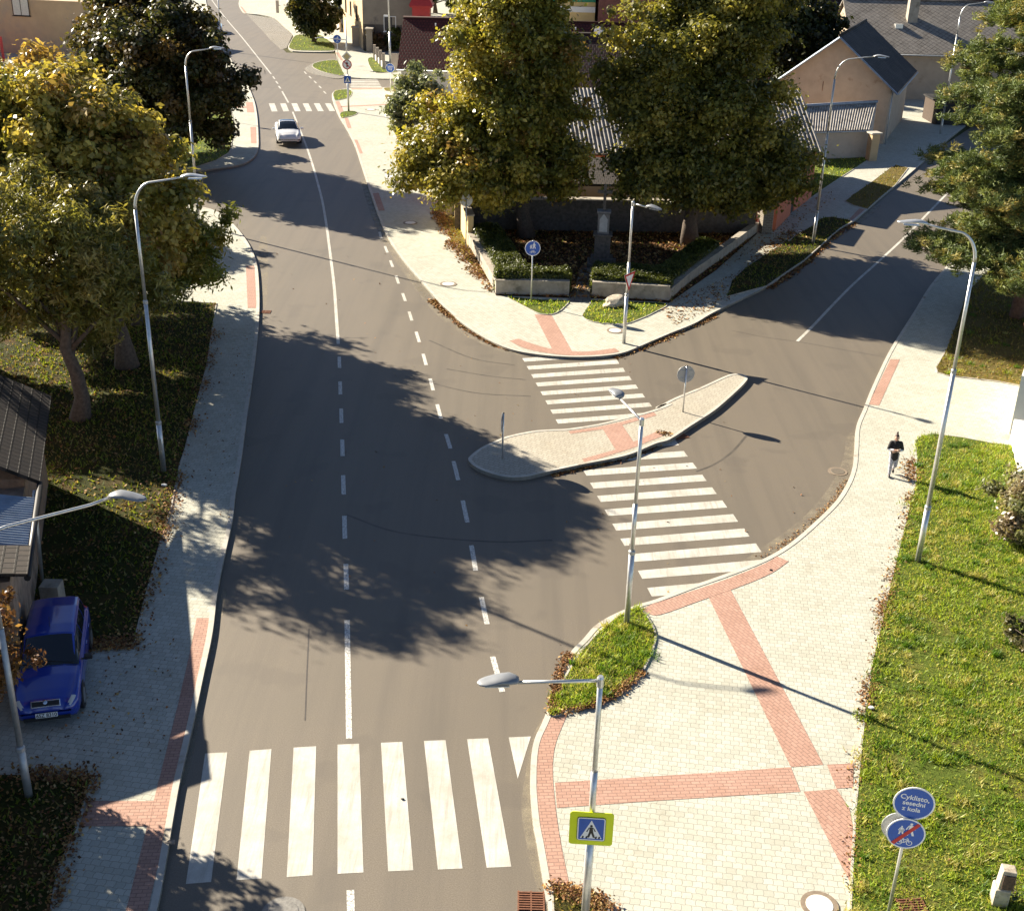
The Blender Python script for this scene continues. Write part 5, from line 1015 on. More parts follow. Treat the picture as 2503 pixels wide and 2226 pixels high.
# ------------------------------------------------------------------ trees, shrubs, hedges
def rdir(n, r): 
    v = r.normal(0, 1, (n, 3)); return v / np.linalg.norm(v, axis=1)[:, None]
def leafmesh(name, P, N, size, asp, cols, mat, parent, r, bend=.25):
    """one folded leaf (two triangles over four points) at every P, facing N"""
    n = len(P); a = rdir(n, r); T_ = np.cross(N, a); T_ /= np.linalg.norm(T_, axis=1)[:, None] + 1e-9; B = np.cross(N, T_)
    s = (size * r.uniform(.6, 1.35, n))[:, None]; w = s * asp
    q = np.stack([P + T_ * s, P + B * w + N * w * bend, P - T_ * s, P - B * w + N * w * bend], 1)
    return npmesh(name, q.reshape(-1, 3), np.arange(4 * n).reshape(-1, 4), mat, cols, parent)
def crown_points(ells, r, nleaf, clr, flat_=.75):
    """clumps spread through the ellipsoids' outer half, leaves spread on and in every clump"""
    vol = np.array([e[3] * e[4] * e[5] for e in ells]) ** .75; cnt = (vol / vol.sum() * (nleaf / 150.)).astype(int) + 5
    C = []; 
    for e, k in zip(ells, cnt):
        d = rdir(k, r); rad_ = r.uniform(.22, 1.08, k) ** .62; lump = .96 + .20 * np.sin(d[:, 0] * 5 + e[0]) * np.cos(d[:, 1] * 4 + e[2]) + .12 * np.sin(d[:, 2] * 7 + e[1])
        C.append(np.array(e[:3]) + d * (rad_ * lump)[:, None] * np.array(e[3:6]))
    C = np.concatenate(C); gp = np.sin(C[:, 0] * 1.15 + C[:, 2] * .7) * np.sin(C[:, 1] * 1.2 + 1.3) * np.sin(C[:, 2] * 1.35 + C[:, 0] * .5); C = C[gp < .36]; R_ = clr * .62 * r.uniform(.5, 1.5, len(C)); per = r.dirichlet(np.ones(len(C)) * 6) * nleaf * (R_ / R_.mean()) ** 2
    idx = np.repeat(np.arange(len(C)), np.maximum(per.astype(int), 8)); n = len(idx); d = rdir(n, r)
    P = C[idx] + d * (R_[idx] * abs(r.normal(.72, .34, n)))[:, None] * np.array([1, 1, flat_])
    return C, R_, idx, d, P
def tree(name, label, base, trunk_r, ells, nleaf, size, pal, seed, clr=1.0, asp=.55, group=None, top=None, wts=None, bark=None, limbs=26, droop=0, cat='tree', fork=None, lean=(0, 0), flat_=.75, warm=None):
    r = np.random.RandomState(seed); b = V3(base); t = empty(name, b, 0, label, cat, group); bb = np.array([b.x, b.y, 0.])
    C, R_, idx, d, P = crown_points(ells, r, nleaf, clr, flat_)
    N = d * .7 + rdir(len(P), r) * .7 + np.array([0, 0, .45]); N /= np.linalg.norm(N, axis=1)[:, None]
    if droop: P[:, 2] -= droop * r.rand(len(P))
    P = P[:]; keep = P[:, 2] > .25; P, N, idx = P[keep], N[keep], idx[keep]
    pal = np.array(pal); k = len(pal); wts = np.array(wts or [1. / k] * k); cz = C[:, 2]; base_c = pal[r.choice(k, len(C), p=wts / wts.sum())]
    c = base_c[idx] * .65 + pal[r.choice(k, len(idx), p=wts / wts.sum())] * .35; c = c * r.uniform(.7, 1.3, (len(idx), 1))
    if warm is not None:
        m = r.rand(len(C)) < warm[0]; mm = m[idx] & (r.rand(len(idx)) < .7); c[mm] = np.array(warm[1]) * r.uniform(.7, 1.3, (mm.sum(), 1))
    leafmesh('crown', P - bb, N, size, asp, c, m_leaf, t, r)
    zc = max(e[2] + e[5] for e in ells); ctr = np.mean([e[:3] for e in ells], axis=0)
    topz = top or zc * .8; mb = MB(); n = 9; tp = []
    for i in range(n):
        k_ = i / (n - 1); tp.append(Vector((lean[0] * k_ + (ctr[0] - b.x) * k_ ** 2 * .8 + .12 * math.sin(i * 2.1 + seed), lean[1] * k_ + (ctr[1] - b.y) * k_ ** 2 * .8 + .10 * math.cos(i * 1.7 + seed), -.1 + (topz + .1) * k_)))
    mb.tube(tp, [trunk_r * (1.45 if i == 0 else 1 - .8 * i / (n - 1)) for i in range(n)], 10)
    sel = np.argsort(-R_)[:limbs]
    for j in sel:
        e = Vector(C[j] - bb); k_ = min(.85, max(.18, (e.z / topz) * r.uniform(.45, .8))); f_ = k_ * (n - 1); i0 = int(f_); s0 = tp[i0].lerp(tp[min(i0 + 1, n - 1)], f_ - i0)
        m1 = s0.lerp(e, .45) + Vector((r.normal(0, .2), r.normal(0, .2), .35)); m2 = s0.lerp(e, .8) + Vector((0, 0, .2)); rr = trunk_r * (1 - .7 * k_) * .45
        mb.tube([s0, m1, m2, e], [rr, rr * .7, rr * .4, .015], 6)
    mb.build('trunk', bark or m_bark, t); return t
YEL = [(.62, .48, .12), (.46, .38, .08), (.28, .26, .05), (.15, .16, .032), (.50, .31, .09)]
DRK = [(.06, .07, .018), (.10, .085, .025), (.13, .08, .028), (.045, .052, .016)]
MAP = [(.52, .43, .08), (.34, .31, .055), (.20, .20, .035), (.13, .13, .028), (.46, .25, .07)]
GRN = [(.14, .17, .025), (.07, .085, .016), (.15, .15, .025), (.04, .05, .012)]
lg = 'trees on the left verge'
ASH = [(.24, .23, .05), (.36, .31, .08), (.12, .125, .03), (.46, .36, .12)]
tree('ash_tree', 'nearest left tree with narrow leaves, trunk in the shaded lawn beside the barn', (-15.6, 40.4), .30, [(-15.8, 40.6, 6.4, 3.4, 3.4, 2.4), (-14.9, 41.4, 5.0, 2.9, 2.6, 1.7), (-17.6, 40.5, 7.0, 2.6, 2.4, 1.9), (-15.0, 39.8, 7.2, 2.0, 2.0, 1.5), (-16.4, 38.3, 8.2, 2.2, 2.0, 1.5), (-18.6, 37.8, 7.6, 2.2, 1.9, 1.7), (-16.0, 42.0, 3.9, 2.7, 1.8, 1.5)], 52000, .13, ASH, 11, .75, .26, None, wts=[3, 2, 3, 1], droop=.3, flat_=.9)
tree('ash_tree', 'low spreading left tree with fine leaves, overhanging the pavement past the near tall lamp', (-16.6, 50.6), .2, [(-14.5, 49.8, 4.3, 2.5, 2.4, 1.9), (-16.8, 50.8, 5.6, 2.6, 2.4, 2.0)], 24000, .14, [(.20, .23, .03), (.30, .29, .045), (.12, .14, .022), (.34, .26, .05)], 12, .7, .30, None, wts=[3, 2, 3, 1], droop=.3, flat_=.9)
tree('maple_tree', 'big yellowing tree filling the left side behind the near lamp', (-15.6, 45.6), .38, [(-17.0, 46.3, 7.8, 3.8, 3.6, 3.3), (-15.0, 45.9, 8.8, 2.1, 2.0, 1.5), (-18.2, 47.0, 10.0, 2.8, 2.6, 1.8), (-15.0, 47.3, 6.0, 2.5, 2.5, 2.1), (-20.0, 46.2, 7.6, 2.6, 2.6, 2.6), (-15.4, 46.2, 4.3, 2.4, 2.2, 1.4)], 105000, .13, YEL, 13, .95, .6, None, wts=[3.4, 3, 3, 2, 1], warm=(.03, (.34, .18, .04)))
tree('maple_tree', 'golden tree at the left edge of the picture before the ochre building', (-24.5, 55.8), .36, [(-23.8, 55.6, 6.6, 4.2, 3.8, 3.2), (-22.2, 55.4, 8.6, 3.0, 2.9, 1.9), (-20.6, 54.6, 6.6, 2.6, 2.6, 2.4)], 66000, .135, [(.64, .50, .13), (.48, .38, .09), (.26, .25, .05), (.48, .29, .08)], 14, .95, .6, None, wts=[4, 3, 2, 1])
tree('maple_tree', 'brownish green tree low at the left edge above the barn roof', (-21.8, 45.6), .26, [(-21.2, 45.6, 6.0, 3.3, 3.2, 3.2), (-19.6, 43.4, 4.6, 2.4, 2.2, 2.0), (-25.0, 46.5, 6.2, 3.5, 2.6, 2.8)], 52000, .14, [(.38, .33, .05), (.24, .24, .035), (.14, .14, .025), (.42, .26, .07)], 18, .85, .5, None, wts=[3, 3, 2, 1.4])  # leftmost leaf mass is added, mostly out of view, to shade the verge
tree('dark_leafy_tree', 'smaller shadowy tree tucked between the yellowing tree and the tall dark tree', (-25.5, 68), .24, [(-25.0, 68, 4.4, 3.0, 2.8, 3.0)], 18000, .19, [(.10, .10, .02), (.06, .065, .014), (.14, .09, .03)], 15, .9, .6, None)
tree('dark_leafy_tree', 'tall dark rounded tree beside the second lamp at the side street', (-23.6, 82.4), .36, [(-22.8, 82.2, 5.4, 4.9, 4.4, 3.8), (-22.2, 81.0, 8.3, 3.9, 3.5, 2.4), (-24.8, 82.5, 7.0, 3.4, 3.4, 3.0)], 90000, .165, DRK, 16, 1.05, .6, None, wts=[3, 3, 2, 2])
tree('dark_leafy_tree', 'dark tree left of the tall rounded one, reaching the top edge', (-27.5, 88), .36, [(-27.2, 88, 7.0, 3.6, 4.0, 4.2), (-25.6, 86, 10.0, 3.2, 3.2, 2.6)], 60000, .17, DRK, 17, 1.1, .6, None, wts=[2, 3, 3, 2])
g = G(411, 281, Z); tree('young_tree', 'young tree on a slim trunk in the sunny grass strip by the far pavement', (g.x, g.y), .14, [(g.x - .3, g.y - .4, 3.4, 1.7, 1.6, 1.2)], 8000, .2, DRK, 19, .7, .6, None, limbs=10)
tree('maple_tree', 'large yellow and green tree left of the memorial cross in the park', (.4, 67.3), .42, [(-1.4, 67.0, 5.4, 4.3, 4.2, 3.1), (-.4, 67.4, 8.8, 3.5, 3.6, 3.4), (-.4, 67.5, 12.0, 2.9, 3.0, 2.8), (-4.7, 66.2, 4.3, 2.0, 2.1, 1.6), (1.6, 66.8, 4.2, 2.2, 2.2, 1.8), (-2.4, 66.0, 3.6, 3.2, 2.6, 1.3)], 190000, .125, MAP, 21, 1.05, .6, None, wts=[3, 3, 3, 2, .6], warm=(.04, (.32, .14, .03)), limbs=34)
tree('maple_tree', 'large dark green tree right of the memorial cross, its crown over the street', (9.6, 66.6), .42, [(10.2, 66.5, 5.6, 4.9, 4.5, 3.4), (9.3, 67.2, 9.4, 4.6, 4.2, 3.8), (10.2, 67.4, 12.4, 3.7, 3.4, 2.5), (13.2, 66.0, 4.6, 2.4, 2.6, 2.0), (6.6, 67.0, 7.6, 1.9, 2.2, 2.4), (8.0, 65.6, 3.8, 3.2, 2.6, 1.5), (11.8, 65.6, 3.4, 2.7, 2.6, 1.4)], 190000, .125, [(.50, .42, .09), (.28, .26, .05), (.16, .16, .032), (.09, .10, .022)], 22, 1.05, .6, None, wts=[2, 3, 3, 2.5], limbs=34)
g = G(1590, 232); tree('dark_leafy_tree', 'dark round tree behind the park trees, left of the tan gable', (g.x, g.y), .3, [(g.x, g.y, 5.6, 4.2, 4.0, 3.8), (g.x - 2, g.y, 7.8, 3.2, 3.2, 2.6)], 36000, .22, [(.05, .06, .014), (.08, .09, .018), (.035, .04, .011)], 23, 1.1, .6, None)
g = G(826, 262); tree('silver_leaved_shrub', 'tall silvery green shrub spilling over the pavement by the white gable', (g.x + .8, g.y), .14, [(g.x + .6, g.y, 2.8, 2.3, 2.4, 2.3), (g.x - .9, g.y - 1, 1.7, 1.5, 1.6, 1.3)], 13000, .20, [(.30, .33, .22), (.22, .25, .14), (.14, .17, .08), (.26, .25, .10)], 24, .8, .4, None, cat='shrub', top=3.6, limbs=16)
g = G(626, 86); tree('small_round_tree', 'small dark round tree in the far grass bed at the parking bay', (g.x, g.y), .28, [(g.x - .2, g.y, 4.2, 3.2, 3.0, 2.6), (g.x, g.y, 2.4, 2.0, 2.2, 1.5)], 26000, .20, DRK[:2] + GRN[1:2], 25, 1.0, .6, None)
for q_, h_, s_, lab in (((690, 22), 10, 31, 'dark tree at the top edge beside the grey house'), ((868, 28), 11, 32, 'dark tree at the top edge right of the red tower')):
    g = G(*q_); tree('dark_leafy_tree', lab, (g.x, g.y), .3, [(g.x, g.y, h_ * .55, 5.0, 4, h_ * .45)], 14000, .34, [(.03, .045, .012), (.045, .06, .016)], s_, 1.3, .6)
g = G(1500, 30); tree('dark_leafy_tree', 'green tree at the top edge behind the right park tree', (22, 128), .3, [(22, 128, 6, 4.5, 4, 4)], 14000, .3, GRN, 33, 1.2, .6)
g = G(795, 105); tree('garden_bush', 'small green bush behind the broken garden fence', (g.x, g.y), .08, [(g.x, g.y, 1.4, 1.6, 1.4, 1.3)], 3500, .18, GRN, 34, .6, .6, cat='bush', top=1.8, limbs=8)
g = Vector((-16.9, 147.2, 0)); tree('climbing_vine', 'brown vine climbing the corner of the grey house', (g.x, g.y), .06, [(g.x, g.y, 2.4, .8, .3, 1.6)], 2500, .18, [(.12, .07, .03), (.08, .06, .02), (.16, .08, .04)], 35, .6, .6, cat='vine', top=4, limbs=8)
# small copper tree in the left foreground
tree('copper_leaved_tree', 'small copper leaved tree before the blue car, half behind the left foreground lamp', (-11.9, 21.6), .09, [(-11.5, 21.5, 3.1, 1.5, 1.3, 1.15), (-12.6, 21.0, 3.6, 1.5, 1.4, 1.2)], 15000, .075, [(.26, .12, .045), (.16, .07, .03), (.30, .17, .06), (.12, .10, .03)], 41, .45, .5, None, top=3.6, limbs=30)
tree('bare_tipped_tree', 'tree standing beyond the left bottom corner whose twiggy shade reaches the near crossing', (-17.0, 22.0), .2, [(-16.5, 22.0, 6.2, 2.3, 2.6, 1.7)], 9000, .12, [(.14, .10, .03), (.10, .10, .02)], 42, .6, .5, None, limbs=20)
# shrubs on the right edge
g = G(2022, 1085, Z); tree('purple_leaved_shrub', 'dull purple green shrub at the right edge beside the white wall', (g.x + .3, g.y + .3), .06, [(g.x + .5, g.y + .5, 1.5, 1.0, 1.3, 1.2), (g.x + .2, g.y + .0, .8, .8, .9, .6), (g.x + .9, g.y + 1.6, 1.9, .9, 1.0, .9)], 7000, .075, [(.26, .25, .12), (.36, .32, .19), (.15, .17, .06), (.24, .17, .11)], 43, .42, .55, cat='shrub', top=1.9, limbs=14)
g = G(2030, 1300, Z); tree('low_brown_plant', 'low brownish plant at the right edge of the near lawn', (g.x + .2, g.y), .03, [(g.x + .2, g.y, .4, .55, .9, .35)], 1600, .06, [(.20, .16, .08), (.12, .12, .04)], 44, .25, .6, cat='plant', top=.6, limbs=6)
g = G(2026, 1795, Z); tree('leafy_weed', 'pale green leafy weed at the foot of the concrete marker', (g.x, g.y), .02, [(g.x, g.y, .22, .4, .3, .2)], 380, .055, [(.16, .22, .08), (.10, .16, .04)], 45, .2, .7, cat='plant', top=.3, limbs=5)
# hedges
def hedge(label, P, h, seed, pal, n):
    r = np.random.RandomState(seed); t = empty('hedge', (0, 0, 0), 0, label, 'hedge', 'clipped hedges inside the park wall'); P = [V3(p) for p in P]
    MB().prism([(p.x, p.y) for p in P], .1, h - .12, True).build('core', simple('hedge_core', (.02, .025, .008), .9) if 'hedge_core' not in bpy.data.materials else bpy.data.materials['hedge_core'], t)
    x, y = [], []; A = []; N = []
    per = [(P[i], P[(i + 1) % len(P)]) for i in range(len(P))]; ln_ = np.array([(b - a).length for a, b in per])
    xs = [p.x for p in P]; ys = [p.y for p in P]; k = int(n * 3); X = r.uniform(min(xs), max(xs), k); Y = r.uniform(min(ys), max(ys), k); m = inside(P, X, Y); X, Y = X[m][:n], Y[m][:n]
    Zt = h + .07 * np.sin(X * 3) * np.cos(Y * 2.6) + r.normal(0, .05, len(X)); A.append(np.stack([X, Y, Zt], 1)); N.append(rdir(len(X), r) * .7 + [0, 0, 1])
    k = r.choice(len(per), int(n * .8), p=ln_ / ln_.sum()); u = r.rand(len(k)); zz = r.uniform(.15, h, len(k)); nd = r.normal(0, .06, (len(k), 2))
    a = np.array([[p.x, p.y] for p, q in per])[k]; b_ = np.array([[q.x, q.y] for p, q in per])[k]; xy = a + (b_ - a) * u[:, None] + nd; e = b_ - a; nn_ = np.stack([e[:, 1], -e[:, 0]], 1) / np.linalg.norm(e, axis=1)[:, None]
    A.append(np.c_[xy, zz]); N.append(np.c_[nn_, np.zeros(len(k))] + rdir(len(k), r) * .7)
    A = np.concatenate(A); N = np.concatenate(N); N /= np.linalg.norm(N, axis=1)[:, None]; pal = np.array(pal)
    leafmesh('foliage', A, N, .055, .5, pal[r.randint(0, len(pal), len(A))] * r.uniform(.6, 1.3, (len(A), 1)), m_leaf, t, r); return t
hp_ = [(.09, .11, .02), (.14, .16, .03), (.06, .075, .015)]
def off(pts, a, b):
    """outline of a band from offset a to offset b on the left side of a polyline"""
    P = [V3(p) for p in pts]; o1 = []; o2 = []
    for i, p in enumerate(P):
        t_ = (P[min(i + 1, len(P) - 1)] - P[max(i - 1, 0)]).normalized(); n_ = Vector((-t_.y, t_.x, 0)); o1.append(p + n_ * a); o2.append(p + n_ * b)
    return o1 + o2[::-1]
hedge('long clipped hedge running along the yellow wall to the park corner', off(wl, .35, 1.7)[:], 1.15, 51, hp_, 16000)
hedge('clipped hedge behind the left front park wall', off(wf, .35, 1.45), 1.1, 52, hp_, 12000)
hedge('wide dark hedge behind the right front park wall', off([wr[0], wr[1]], .35, 2.6), 1.05, 53, hp_, 22000)
hedge('dark hedge along the street side of the park', off([ws[0], ws[2]], .4, 1.5), .95, 54, hp_, 20000)
# pine
r = np.random.RandomState(61); pb = V3((23.5, 54.8)); t = empty('pine_tree', pb, 0, 'big pine with tufted blue green branches at the right edge', 'tree')
CL = []; limbs_ = MB(); tz = 17.0
tp = [Vector((.10 * math.sin(i), .1 * math.cos(i * 1.3), -.1 + tz * i / 10)) for i in range(11)]; limbs_.tube(tp, [.34 * (1 - .085 * i) for i in range(11)], 10)
for lv in range(27):
    z_ = 2.9 + lv * .50; reach = (6.6 if z_ < 7.5 else 6.6 - (z_ - 7.5) * .40) * r.uniform(.7, 1.05) * (.80 if z_ < 4.6 else 1)
    for k in range(6):
        a = r.uniform(0, 2 * math.pi); L_ = reach * r.uniform(.75, 1.05); s0 = Vector((0, 0, z_)); dr = Vector((math.cos(a), math.sin(a), 0)); e = dr * L_ + Vector((0, 0, z_ + r.uniform(-.5, .6))); m_ = s0.lerp(e, .5) + Vector((0, 0, .1 + r.uniform(-.3, .2)))
        limbs_.tube([s0, m_, e], [.09, .05, .02], 5)
        for s_ in np.linspace(.34, 1.0, 10): 
            p = (s0.lerp(m_, s_ * 2) if s_ < .5 else m_.lerp(e, s_ * 2 - 1)); sw = 1.25 * (1.15 - s_)
            for _ in range(8): CL.append((p.x + r.normal(0, .32 + sw * .4), p.y + r.normal(0, .32 + sw * .4), p.z + abs(r.normal(0, .22))))
limbs_.build('trunk', m_barkp, t)
CL = np.array(CL); nn = 42; idx = np.repeat(np.arange(len(CL)), nn); d = rdir(len(idx), r); d[:, 2] = abs(d[:, 2]) * .9 - .25; d /= np.linalg.norm(d, axis=1)[:, None]
Ln = r.uniform(.14, .30, len(idx))[:, None]; P0 = CL[idx] + rdir(len(idx), r) * .16; sd_ = np.cross(d, rdir(len(idx), r)); sd_ /= np.linalg.norm(sd_, axis=1)[:, None]
V = np.stack([P0 - sd_ * .026, P0 + sd_ * .026, P0 + d * Ln], 1).reshape(-1, 3)
pal = np.array([(.13, .17, .055), (.21, .24, .065), (.08, .11, .035), (.30, .26, .08)]); cc = pal[r.choice(4, len(CL), p=[.35, .3, .2, .15])][idx] * r.uniform(.7, 1.3, (len(idx), 1))
npmesh('crown', V, np.arange(len(V)).reshape(-1, 3), m_needle, cc, t); print('pine', len(idx))
# ------------------------------------------------------------------ cars
def car(name, label, p_front, p_rear, st, L_, mats, kind, plate_txt=None):
    """p_front: ground point under the nose, p_rear: a point on the centre line behind"""
    d = Vector((p_front.x - p_rear.x, p_front.y - p_rear.y, 0)).normalized(); ctr = V3(p_front) - d * L_ / 2
    t = empty(name, V3(ctr, p_front.z), math.atan2(d.y, d.x), label, 'car'); body, glass = mats
    st = sorted(st, key=lambda s: s[0])
    def sec(x):
        for a, b in zip(st, st[1:]):
            if a[0] <= x <= b[0]: k = (x - a[0]) / (b[0] - a[0]); return [u + (w - u) * k for u, w in zip(a, b)]
        return list(st[-1] if x > st[-1][0] else st[0])
    def half(x):
        _, w, zb, z1, wg, wt, zt = sec(x)
        return [(w * .88, zb), (w * .985, zb + .14), (w, (zb + z1) / 2 + .02), (w * .975, z1 - .05), (wg, z1 + .01), ((wg + wt) / 2 + .012, (z1 + zt) / 2 - .01), (wt, zt - .05), (wt * .62, zt - .012), (0, zt)]
    def S(x, v):
        h = half(x); a = abs(v); i = min(int(a), 7); k = a - i; y = h[8 - i][0] + (h[7 - i][0] - h[8 - i][0]) * k; z = h[8 - i][1] + (h[7 - i][1] - h[8 - i][1]) * k
        return Vector((x, math.copysign(y, v) if v else 0, z))
    def patch(nm, x0, x1, v0, v1, off_, mat, nx=10, nv=12, x0b=None, x1b=None, par=None):
        """skin between stations x0..x1 and section steps v0..v1 (0 = roof centre, 8 = sill), pushed out by off_"""
        vs = []; fs = []
        for i in range(nx + 1):
            for j in range(nv + 1):
                v = v0 + (v1 - v0) * j / nv; xa = x0 + ((x0b if x0b is not None else x0) - x0) * j / nv; xb = x1 + ((x1b if x1b is not None else x1) - x1) * j / nv; x = xa + (xb - xa) * i / nx
                p = S(x, v); dx = S(x + .01, v) - S(x - .01, v); dv = S(x, v + .05) - S(x, v - .05); n_ = dx.cross(dv); n_.normalize()
                if n_.dot(p - Vector((x, 0, .5))) < 0: n_ = -n_
                vs.append(p + n_ * off_)
        for i in range(nx):
            for j in range(nv): a = i * (nv + 1) + j; fs.append((a, a + 1, a + nv + 2, a + nv + 1))
        return MB().add(vs, fs, True).build(nm, mat, par or t)
    xs = sorted(set([s[0] for s in st] + list(np.linspace(st[0][0], st[-1][0], 40)))); vv = [v / 2 for v in range(-16, 17)]
    vs = [S(x, v) for x in xs for v in vv]; m = len(vv); fs = [(i * m + j, i * m + j + 1, (i + 1) * m + j + 1, (i + 1) * m + j) for i in range(len(xs) - 1) for j in range(m - 1)]
    fs += [(i * m, (i + 1) * m, (i + 1) * m + m - 1, i * m + m - 1) for i in range(len(xs) - 1)]; fs += [tuple(range(m)), tuple((len(xs) - 1) * m + j for j in range(m))[::-1]]
    o = MB().add(vs, fs, True).build('body', body, t); bm = bmesh.new(); bm.from_mesh(o.data); bmesh.ops.recalc_face_normals(bm, faces=bm.faces); bm.to_mesh(o.data); bm.free()
    F_ = L_ / 2
    for wx in (F_ - .78, -F_ + .80):
        for s in (-1, 1):
            w_ = sec(wx)[1]; M = Matrix.Translation((wx, s * (w_ - .19), .31)) @ Matrix.Rotation(math.pi / 2, 4, 'X')
            a = MB(); a.lathe([(.355, -.20), (.355, .20)], 22, Matrix.Translation((wx, s * (w_ - .195), .34)) @ Matrix.Rotation(math.pi / 2, 4, 'X')); a.build('wheel_arch', m_black, t)
            wh = MB(); wh.lathe([(.20, -.10), (.30, -.10), (.315, -.06), (.315, .17), (.30, .20), (.20, .20)] if s < 0 else [(.20, -.20), (.30, -.20), (.315, -.17), (.315, .06), (.30, .10), (.20, .10)], 24, M); ty = wh.build('wheel', m_tyre, t)
            MB().lathe([(.19, .05), (.20, .205), (.05, .215)] if s < 0 else [(.05, -.215), (.20, -.205), (.19, -.05)], 18, M).build('rim', m_rim, ty)
    e = kind
    patch('windscreen', e['ws'][0], e['ws'][1], -5.9 + 3.8 * 0, 5.9 - 3.8 * 0, .006, glass) if False else None
    patch('windscreen', e['ws'][0], e['ws'][1], -e.get('wv', 3.55), e.get('wv', 3.55), .007, glass, 8, 16)
    patch('rear_window', e['rw'][0], e['rw'][1], -3.4, 3.4, .007, glass, 6, 12)
    if 'roof' in e: patch('glass_roof', e['roof'][0], e['roof'][1], -2.2, 2.2, .006, glass, 6, 12)
    for s in (-1, 1):
        for a, b in e['sw']: patch('side_window', a, b, s * 2.35, s * 3.75, .007, glass, 4, 5)
        patch('headlight', e['hl'][0], e['hl'][1], s * e['hl'][2], s * e['hl'][3], .010, m_lens, 4, 4)
        patch('tail_light', -F_ + .06, -F_ + .26, s * 3.3, s * 4.7, .008, m_redp, 4, 4)
        w_ = sec(e['mx'])[1]; mm = MB(); mm.box((e['mx'], s * (w_ + .13), sec(e['mx'])[3] + .06), (.11, .20, .13)); mm.box((e['mx'] + .02, s * (w_ + .01), sec(e['mx'])[3] + .02), (.06, .12, .04)); mm.build('mirror', e.get('mm', m_black), t, bevel=.025)
        for dx in e['dh']: MB().box((dx, s * (sec(dx)[1] + .012), sec(dx)[3] - .10), (.17, .03, .03)).build('door_handle', body, t)
        for dx in e['dj']: patch('door_gap', dx - .006, dx + .006, s * 4.1, s * 7.6, .002, m_black, 1, 8)
    patch('bonnet_gap', e['ws'][0] + .02, e['ws'][0] + .035, -4.2, 4.2, .003, m_black, 1, 14)
    for s in (-1, 1): patch('bonnet_gap', e['ws'][0] + .03, F_ - .22, s * 3.95, s * 4.0, .003, m_black, 10, 1)
    Rt = Matrix.Rotation(rad(-14), 3, 'Y')
    if plate_txt:
        zp = e.get('zp', .42); o = MB().box((F_ + .025, 0, zp), (.015, .52, .115), Rt).build('number_plate', m_white, t)
        text(plate_txt, .125, m_black, o, Matrix.Translation((F_ + .036, 0, zp)) @ Matrix.Rotation(rad(-14), 4, 'Y') @ Matrix.Rotation(math.pi / 2, 4, 'Z') @ Matrix.Rotation(math.pi / 2, 4, 'X'))
    if 'grille' in e:
        Rg = Matrix.Rotation(rad(-38), 3, 'Y'); c = Vector(e['grille']); o = MB().box(c, (.03, .70, .17), Rg).build('grille_frame', m_chrome, t, bevel=.02); n_ = Rg @ Vector((1, 0, 0)); MB().box(c + n_ * .010, (.02, .64, .12), Rg).build('grille', m_black, t)
        Mb = Matrix.Translation(c + n_ * .03 + Vector((0, 0, .045))) @ Rg.to_4x4() @ Matrix.Rotation(math.pi / 2, 4, 'Y'); MB().lathe([(.055, 0), (.055, .012), (.03, .016)], 20, Mb).build('badge', m_chrome, t)
        MB().box((F_ - .0, 0, .30), (.06, 1.1, .09), Matrix.Rotation(rad(-6), 3, 'Y')).build('lower_grille', m_black, t)
        wi_ = MB(); 
        for y0 in (-.25, .3): wi_.tube([S(e['ws'][0] - .03, (y0 + .3) * 3) + Vector((0, 0, .03)), S(e['ws'][0] - .10, (y0 - .35) * 3.5) + Vector((.0, 0, .03))], .009, 5)
        wi_.build('wiper', m_black, t); MB().tube([S(-.2, 0), S(-.2, 0) + Vector((-.10, 0, .22))], .006, 5).build('aerial', m_black, t)
    else:
        MB().box((F_ + .01, 0, .24), (.05, 1.15, .10)).build('lower_grille', m_black, t)
        for s in (-1, 1): MB().box((F_ - .06, s * .70, .38), (.10, .22, .05), Matrix.Rotation(s * -.35, 3, 'Z')).build('fog_light', m_black, t)
    return t
blue_st = [(-2.11, .62, .40, .70, .50, .42, .74), (-2.05, .74, .30, .84, .62, .50, .92), (-1.95, .79, .24, .90, .66, .55, 1.16), (-1.72, .815, .20, .93, .71, .585, 1.39), (-1.2, .825, .19, .93, .735, .60, 1.445), (-.3, .825, .19, .92, .745, .605, 1.455), (.08, .825, .19, .91, .745, .60, 1.42),
           (.62, .825, .19, .90, .745, .63, 1.09), (.86, .825, .19, .89, .75, .66, .955), (1.2, .82, .19, .86, .745, .64, .925), (1.65, .80, .19, .78, .72, .58, .83), (1.93, .77, .20, .70, .66, .50, .745), (2.05, .68, .27, .60, .56, .42, .62), (2.10, .58, .34, .48, .45, .35, .50)]
pf = G(97, 1458, 0.1); pr = G(106, 1214, 1.46)
m_bp = paint('blue_car_paint', (.006, .034, .32)); m_wp = paint('white_car_paint', (.88, .88, .88)); m_sp = paint('silver_car_paint', (.35, .36, .38), .3, 1., .5); m_dp = paint('dark_car_paint', (.03, .035, .045))
EB = dict(ws=(.85, .12), rw=(-1.78, -1.97), sw=[(-.38, .42), (-1.12, -.45), (-1.66, -1.2)], hl=(1.88, 2.06, 3.0, 4.4), mx=.62, dh=(-.25, -1.05), dj=(.62, -.42, -1.25), zp=.40, grille=(2.02, 0, .66))
car('blue_estate_car', 'dark blue estate car parked on the left driveway with number plate 6SZ 8310', pf, pr, blue_st, 4.2, (m_bp, m_cglass), EB, '6SZ 8310').scale = (.95, .93, .96)
